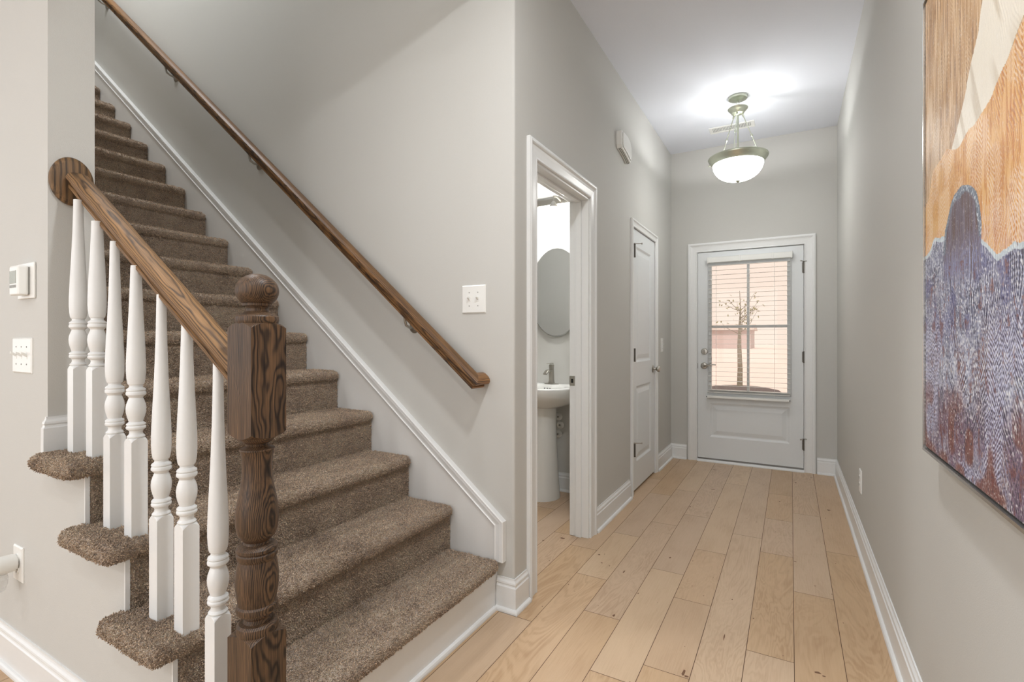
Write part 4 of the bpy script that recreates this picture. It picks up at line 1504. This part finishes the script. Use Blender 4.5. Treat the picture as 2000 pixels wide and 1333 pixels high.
# ------------------------------------------------------------------ painting on the right wall
def painting():
    y1, y0, z0, z1 = 1.650, 0.470, 0.892, 2.037
    pt = thing('painting', 'large abstract orange, white and violet painting in thin silver frame on right wall', 'painting', (XR, 1.06, 1.4645))
    cxp, czp = 1.06, 1.4645
    fr = MB()
    # floater frame: thin silver face, 4.5 cm deep
    for (a, b_, c, d) in ((y0 - 0.012, y1 + 0.012, z0 - 0.012, z0 - 0.005), (y0 - 0.012, y1 + 0.012, z1 + 0.005, z1 + 0.012), (y0 - 0.012, y0 - 0.005, z0 - 0.005, z1 + 0.005), (y1 + 0.005, y1 + 0.012, z0 - 0.005, z1 + 0.005)):
        fr.box(XR - 0.044, XR - 0.001, a, b_, c, d)
    local(fr.build('frame', M['silver']), pt)
    lb(local(MB().box(XR - 0.0365, XR - 0.001, y0 - 0.006, y1 + 0.006, z0 - 0.006, z1 + 0.006).build('backing', M['rubber']), pt), 'black gap between canvas and frame')
    # canvas
    st = 0.0015
    ny, nz = int((y1 - y0) / st), int((z1 - z0) / st)
    yy = np.linspace(y0, y1, ny)
    zz = np.linspace(z0, z1, nz)
    Y, Zg = np.meshgrid(yy, zz, indexing='ij')
    U = 1.65 - Y                 # metres from the far edge, to the right in the picture
    V = Zg
    rng = np.random.RandomState(5)

    def vn(u, v, su, sv, sd):
        r = np.random.RandomState(sd).rand(256, 256)
        a, b_ = u / su + 40, v / sv + 40
        i, j = np.floor(a).astype(int), np.floor(b_).astype(int)
        fa, fb = a - i, b_ - j
        fa, fb = fa * fa * (3 - 2 * fa), fb * fb * (3 - 2 * fb)
        g = lambda x, y: r[x % 256, y % 256]
        return g(i, j) * (1 - fa) * (1 - fb) + g(i + 1, j) * fa * (1 - fb) + g(i, j + 1) * (1 - fa) * fb + g(i + 1, j + 1) * fa * fb

    def sm(x, a, b_):
        t = np.clip((x - a) / (b_ - a), 0, 1)
        return t * t * (3 - 2 * t)

    def inside(poly, u, v):
        res = np.zeros(u.shape, bool)
        n = len(poly)
        for i in range(n):
            x1, y1_ = poly[i]
            x2, y2_ = poly[(i + 1) % n]
            c = ((y1_ > v) != (y2_ > v)) & (u < (x2 - x1) * (v - y1_) / (y2_ - y1_ + 1e-12) + x1)
            res ^= c
        return res
    wu = U + (vn(U, V, 0.05, 0.05, 1) - 0.5) * 0.012 + (vn(U, V, 0.012, 0.012, 2) - 0.5) * 0.003
    wv = V + (vn(U, V, 0.05, 0.05, 3) - 0.5) * 0.012 + (vn(U, V, 0.012, 0.012, 4) - 0.5) * 0.003
    c3 = lambda c: np.array(lin(c)[:3])
    cols = np.zeros(U.shape + (3,))

    def lay(mask, c):
        nonlocal cols
        m = mask[..., None]
        cols = cols * (1 - m) + np.asarray(c) * m
    # combed relief: fans of parallel scratches, each patch turned its own way
    def sharp(x, k=2.2):
        return np.tanh(x * k) / np.tanh(k)
    gx, gy = 0.085, 0.17
    jx = (vn(U, V, 0.07, 0.09, 51) - 0.5) * 0.10
    jy = (vn(U, V, 0.07, 0.09, 52) - 0.5) * 0.16
    ci, cj = np.floor((U + jx) / gx).astype(int), np.floor((V + jy) / gy).astype(int)
    hsh = np.random.RandomState(77).rand(64, 64)
    hv = hsh[ci % 64, cj % 64]
    ang = (hv - 0.5) * 1.5
    fu = ((U + jx) / gx - ci - 0.5) * gx
    comb = sharp(np.sin((wu * np.cos(ang) + wv * np.sin(ang) + fu * (wv % 0.5) * 1.2) * 2 * np.pi / 0.0092))
    comb_up = sharp(np.sin((wu * 1.0 + 0.014 * np.sin(wv * 17 + 1) + 0.010 * vn(U, V, 0.03, 0.1, 55)) * 2 * np.pi / 0.0095))
    feather = sharp(np.sin((wv + 1.1 * np.abs(((wu / 0.062) % 1) - 0.5) * 0.062) * 2 * np.pi / 0.0105), 1.6)
    fine = vn(U, V, 0.0032, 0.0036, 12)
    streak = vn(U, V, 0.005, 0.07, 13)
    blot = vn(U, V, 0.06, 0.09, 14)
    blot2 = vn(U, V, 0.03, 0.04, 15)
    # upper left: tan to brown
    cols = c3((196, 164, 126)) * np.ones_like(cols)
    lay(sm(streak, 0.45, 0.85) * 0.65, c3((232, 212, 184)))
    lay(sm(blot, 0.55, 0.9) * 0.5, c3((160, 126, 88)))
    lay(sm(0.5 - streak, 0.1, 0.35) * 0.6, c3((138, 106, 74)))
    lay(sm(feather, 0.3, 0.9) * sm(vn(U, V, 0.05, 0.1, 56), 0.5, 0.7) * 0.5, c3((226, 206, 178)))
    # orange field on the right
    ol = [(-0.2, 1.30), (-0.2, 1.50), (0.03, 1.52), (0.075, 1.585), (0.205, 1.592), (0.28, 1.575), (0.40, 1.579), (0.48, 1.593), (0.53, 1.615), (0.58, 1.631), (0.64, 1.66), (0.72, 1.74), (0.9, 1.95), (1.3, 2.1), (1.3, 1.2), (0.5, 1.2)]
    mo = inside(ol, wu, wv).astype(float)
    oc = c3((226, 188, 134)) * np.ones_like(cols)
    m = (sm(streak, 0.45, 0.7) * sm(U, 0.1, 0.35) * 0.85)[..., None]
    oc = oc * (1 - m) + c3((202, 142, 44)) * m
    m = (sm(feather, 0.0, 0.7) * sm(vn(U, V, 0.05, 0.07, 57), 0.35, 0.55) * 0.75)[..., None]
    oc = oc * (1 - m) + c3((240, 222, 202)) * m
    m = (sm(-comb, 0.3, 0.9) * sm(blot2, 0.4, 0.6) * 0.5)[..., None]
    oc = oc * (1 - m) + c3((176, 112, 66)) * m
    m = (sm(comb, 0.0, 0.6) * (1 - sm(V, 1.36, 1.46)) * 0.65)[..., None]
    oc = oc * (1 - m) + c3((236, 222, 218)) * m
    lay(mo, oc)
    # white sweep
    wp = [(0.43, 2.2), (0.455, 1.85), (0.42, 1.743), (0.384, 1.713), (0.346, 1.671), (0.291, 1.621), (0.238, 1.583), (0.276, 1.570), (0.40, 1.579), (0.482, 1.593), (0.531, 1.615), (0.575, 1.631), (0.64, 1.665), (0.75, 1.76), (0.95, 2.2)]
    mw = inside(wp, wu, wv).astype(float)
    wc = c3((240, 235, 224)) * np.ones_like(cols)
    m = (sm(vn(U + V * 0.5, V, 0.02, 0.16, 21), 0.5, 0.8) * 0.6)[..., None]
    wc = wc * (1 - m) + c3((200, 188, 168)) * m
    lay(mw * 0.95, wc)
    edge = (vn(U, V, 0.01, 0.02, 22))
    # lower field
    sh = [(-0.2, 1.38), (0.0, 1.385), (0.04, 1.392), (0.09, 1.414), (0.175, 1.409), (0.30, 1.40), (0.437, 1.354), (0.475, 1.336), (0.512, 1.313), (0.542, 1.321), (0.581, 1.323), (0.64, 1.311), (0.75, 1.34), (0.9, 1.27), (1.3, 1.33), (1.3, 0.6), (-0.2, 0.6)]
    dx_s = np.linspace(-0.2, 1.3, 1501)
    pts_s = [q for q in sh if q[1] > 1.0]
    hs_ = np.interp(dx_s, [q[0] for q in pts_s], [q[1] for q in pts_s])
    kern = np.exp(-0.5 * (np.arange(-30, 31) / 9.0) ** 2)
    hs_ = np.convolve(np.pad(hs_, 30, mode='edge'), kern / kern.sum(), 'valid')
    sho = np.interp(wu, dx_s, hs_)
    ms_ = (wv < sho).astype(float)
    lc = c3((186, 190, 208)) * np.ones_like(cols)
    m = (sm(fine, 0.35, 0.75) * 0.8)[..., None]
    lc = lc * (1 - m) + c3((238, 241, 246)) * m
    dk = sm(V, 1.10, 1.24)
    m = (sm(-comb_up, -0.3, 0.5) * dk * (0.6 + 0.4 * sm(blot2, 0.25, 0.6)))[..., None]
    lc = lc * (1 - m) + c3((34, 34, 88)) * m
    m = (dk * sm(vn(U, V, 0.05, 0.05, 58), 0.55, 0.75) * 0.55)[..., None]
    lc = lc * (1 - m) + c3((96, 98, 150)) * m
    lo = 1 - sm(V, 0.98, 1.10)
    m = (lo * (0.35 + 0.65 * sm(blot, 0.3, 0.7)) * 0.85)[..., None]
    lc = lc * (1 - m) + c3((140, 112, 132)) * m
    use_c = 1 - dk * 0.8
    m = (sm(-comb, -0.2, 0.6) * use_c * (0.30 + 0.70 * sm(blot2, 0.25, 0.55)) * 0.9)[..., None]
    lc = lc * (1 - m) + c3((48, 36, 66)) * m
    m = (sm(-comb, 0.3, 0.9) * use_c * sm(vn(U, V, 0.05, 0.08, 31), 0.5, 0.7) * 0.9)[..., None]
    lc = lc * (1 - m) + c3((112, 56, 46)) * m
    fm = sm(vn(U, V, 0.10, 0.2, 33), 0.50, 0.58) * (1 - sm(V, 1.15, 1.28))
    m = (sm(feather, 0.0, 0.6) * fm * 0.85)[..., None]
    lc = lc * (1 - m) + c3((216, 218, 236)) * m
    m = (sm(-feather, 0.2, 0.8) * fm * 0.7)[..., None]
    lc = lc * (1 - m) + c3((84, 66, 100)) * m
    m = (sm(vn(U, V, 0.06, 0.08, 35), 0.62, 0.75) * (1 - sm(V, 0.98, 1.10)) * 0.8)[..., None]
    lc = lc * (1 - m) + c3((132, 74, 50)) * m
    m = (sm(fine, 0.7, 0.9) * 0.6)[..., None]
    lc = lc * (1 - m) + c3((236, 238, 242)) * m
    m = (sm(0.3 - fine, 0.0, 0.2) * 0.7)[..., None]
    lc = lc * (1 - m) + c3((52, 42, 72)) * m
    lay(ms_, lc)
    # rising arch
    ar = [(0.172, 1.385), (0.184, 1.428), (0.214, 1.457), (0.265, 1.475), (0.312, 1.479), (0.346, 1.472), (0.378, 1.457), (0.408, 1.427), (0.426, 1.39), (0.436, 1.34), (0.40, 1.27), (0.22, 1.27)]
    ar = [(u, v if v < 1.33 else 1.33 + (v - 1.33)) for u, v in ar]
    cu, cv, ra_, rb_ = 0.305, 1.372, 0.129, 0.108
    rr = np.sqrt(((wu - cu) / ra_) ** 2 + (np.maximum(wv - cv, 0) / rb_) ** 2)
    ma = ((rr < 1) & (wv > 1.25)).astype(float)
    arc = c3((112, 98, 110)) * np.ones_like(cols)
    m = (sm(streak, 0.4, 0.8) * 0.6)[..., None]
    arc = arc * (1 - m) + c3((142, 134, 150)) * m
    m = (sm(vn(U, V, 0.008, 0.05, 41), 0.6, 0.85) * 0.7)[..., None]
    arc = arc * (1 - m) + c3((98, 58, 44)) * m
    m = (sm(comb_up, 0.3, 0.9) * (1 - sm(V, 1.32, 1.39)) * 0.8)[..., None]
    arc = arc * (1 - m) + c3((170, 180, 214)) * m
    lay(ma * sm(V, 1.27, 1.32), arc)
    rim_ = ma * sm(rr, 0.84, 0.90) * (V > 1.36)
    lay(rim_ * 0.8, c3((124, 138, 152)))
    lay(rim_ * sm(fine, 0.6, 0.8) * 0.7, c3((214, 222, 230)))
    # pale ridge of paint along the shoulders
    up_ = ms_ * (wv > sho - 0.010)
    lay(up_ * (1 - ma) * 0.75, c3((226, 236, 238)))
    lay(sm(fine, 0.75, 0.95) * 0.35, c3((240, 236, 230)))
    lay(ms_ * (V < 1.33) * sm(vn(U, V, 0.012, 0.03, 61) + 0.4 * fine, 0.95, 1.1) * 0.7, c3((120, 58, 50)))
    cols = np.clip(cols, 0, 1) ** 1.3
    gl = cols.mean(-1, keepdims=True)
    cols = np.clip(gl + (cols - gl) * 1.18, 0, 1)
    relief = 0.00022 * comb * sm(blot2, 0.2, 0.7) + 0.0002 * (fine - 0.5) + 0.0002 * comb_up * (V < 1.42)
    Xs = (XR - 0.040) - relief
    verts = np.stack([Xs, Y, Zg], -1).reshape(-1, 3)
    idx = np.arange(ny * nz).reshape(ny, nz)
    faces = np.stack([idx[:-1, :-1], idx[:-1, 1:], idx[1:, 1:], idx[1:, :-1]], -1).reshape(-1, 4)
    # sides of the canvas
    rim = np.concatenate([idx[:, 0], idx[-1, 1:], idx[-2::-1, -1], idx[0, -2:0:-1]])
    nb = len(verts)
    back = verts[rim].copy()
    back[:, 0] = XR - 0.0364
    k = len(rim)
    side_f = np.array([[rim[i], rim[(i + 1) % k], nb + (i + 1) % k, nb + i] for i in range(k)])
    vs = np.concatenate([verts, back])
    fs = np.concatenate([faces, side_f])
    me = bpy.data.meshes.new('canvas')
    me.vertices.add(len(vs)); me.vertices.foreach_set('co', vs.astype(np.float32).ravel())
    me.loops.add(fs.size); me.loops.foreach_set('vertex_index', fs.astype(np.int32).ravel())
    me.polygons.add(len(fs))
    me.polygons.foreach_set('loop_start', np.arange(0, fs.size, 4, dtype=np.int32))
    me.polygons.foreach_set('loop_total', np.full(len(fs), 4, dtype=np.int32))
    me.update(calc_edges=True)
    col = np.concatenate([cols.reshape(-1, 3), np.tile(c3((30, 28, 44)), (k, 1))])
    col = np.concatenate([col, np.ones((len(col), 1))], 1)
    ca = me.color_attributes.new('paint', 'FLOAT_COLOR', 'POINT')
    ca.data.foreach_set('color', col.astype(np.float32).ravel())
    t = NT('acrylic_paint')
    at = t.n('ShaderNodeAttribute'); at.attribute_name = 'paint'
    nz_ = t.noise(t.coord(), 700, 2)
    t.l(t.mix(0.08, at.outputs['Color'], t.ramp(nz_, [(0.3, (0.2, 0.18, 0.2, 1)), (0.7, (0.9, 0.88, 0.86, 1))])), t.b.inputs['Base Color'])
    t.b.inputs['Roughness'].default_value = 0.45
    t.bump(nz_, 0.0003, 0.4)
    me.materials.append(t.m)
    me.shade_smooth()
    o = bpy.data.objects.new('canvas', me)
    COL.objects.link(o)
    local(o, pt)


painting()

# ------------------------------------------------------------------ outside the front door
M['lawn'] = plain('pale_concrete_and_dry_lawn', (238, 224, 218), 0.95, bscale=8, var=0.05)  # base colour lightened to carry the overexposed glare outside
M['mulch'] = plain('red_brown_mulch', (104, 98, 98), 1.0, bump=0.01, bscale=60, var=0.4)
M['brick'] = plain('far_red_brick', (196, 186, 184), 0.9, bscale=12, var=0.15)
M['roof'] = plain('pale_shingles', (206, 196, 188), 0.9, bscale=20, var=0.15)  # pale tone stands for a roof blown out by the glare
M['bark'] = plain('tree_bark', (138, 134, 120), 0.95, bump=0.004, bscale=40, var=0.3)  # bark and leaves paled to look washed out by glare
M['leaf'] = plain('young_leaves', (150, 150, 112), 0.7, bscale=12, var=0.35)
struct(MB().box(-60, 60, YF + 0.12, 120, -0.25, -0.17).build('ground', M['lawn']))
struct(MB().box(-2.6, 1.6, YF + 0.12, 6.9, -0.17, -0.03).build('floor_porch', M['lawn'], bevel=0.01))
TX, TY = -1.145, 14.0
mbd = MB()
secs = []
for r, z in ((1.0, -0.17), (0.95, -0.13), (0.6, -0.07), (0.05, -0.05)):
    secs.append([(TX + 0.95 * r * math.cos(t), TY + 0.05 + 0.8 * r * math.sin(t), z) for t in [2 * PI * k / 40 for k in range(40)]])
mbd.sections(secs)
tag(mbd.build('mulch_bed', M['mulch'], smooth=True), 'low round bed of red-brown mulch under the young tree outside', 'mulch bed')
tr = thing('young_tree', 'slim young tree standing in a mulch bed outside the front door', 'tree', (TX, TY, -0.10))
mb = MB().tube([(0, 0, -0.02), (0.01, 0, 0.5), (-0.01, 0.01, 1.1), (0.0, 0, 1.6), (0.02, 0, 2.0), (0.0, 0, 2.5)], [0.070, 0.060, 0.048, 0.030, 0.014, 0.006], 12)
rt = random.Random(3)
tips = []
for i in range(13):
    z = 1.15 + 0.95 * rt.random()
    a = rt.uniform(0, 2 * PI)
    L = rt.uniform(0.4, 0.85)
    p = [(0, 0, z)]
    d = Vector((math.cos(a), math.sin(a), rt.uniform(0.25, 0.8))).normalized()
    cur = Vector(p[0])
    for s in range(4):
        cur = cur + d * L / 4
        d = (d + Vector((rt.uniform(-.25, .25), rt.uniform(-.25, .25), rt.uniform(-.1, .25)))).normalized()
        p.append(tuple(cur))
        tips.append((tuple(cur)))
    mb.tube(p, [0.010, 0.008, 0.006, 0.004, 0.003], 6)
mb.build('trunk', M['bark'], tr, smooth=True)
mb = MB()
for p in tips:
    for k in range(2):
        q_ = Vector(p) + Vector((rt.gauss(0, .09), rt.gauss(0, .09), rt.gauss(0, .08)))
        a = Vector((rt.gauss(0, 1), rt.gauss(0, 1), rt.gauss(0, 1))).normalized()
        b_ = a.cross(Vector((rt.gauss(0, 1), rt.gauss(0, 1), rt.gauss(0, 1)))).normalized()
        n_ = a.cross(b_)
        L, w_ = 0.045, 0.020
        mb.add([tuple(q_ - a * L), tuple(q_ + b_ * w_), tuple(q_ + a * L), tuple(q_ - b_ * w_), tuple(q_ + n_ * 0.006)], [(0, 1, 4), (1, 2, 4), (2, 3, 4), (3, 0, 4), (0, 3, 2, 1)])
mb.build('foliage', M['leaf'], tr)
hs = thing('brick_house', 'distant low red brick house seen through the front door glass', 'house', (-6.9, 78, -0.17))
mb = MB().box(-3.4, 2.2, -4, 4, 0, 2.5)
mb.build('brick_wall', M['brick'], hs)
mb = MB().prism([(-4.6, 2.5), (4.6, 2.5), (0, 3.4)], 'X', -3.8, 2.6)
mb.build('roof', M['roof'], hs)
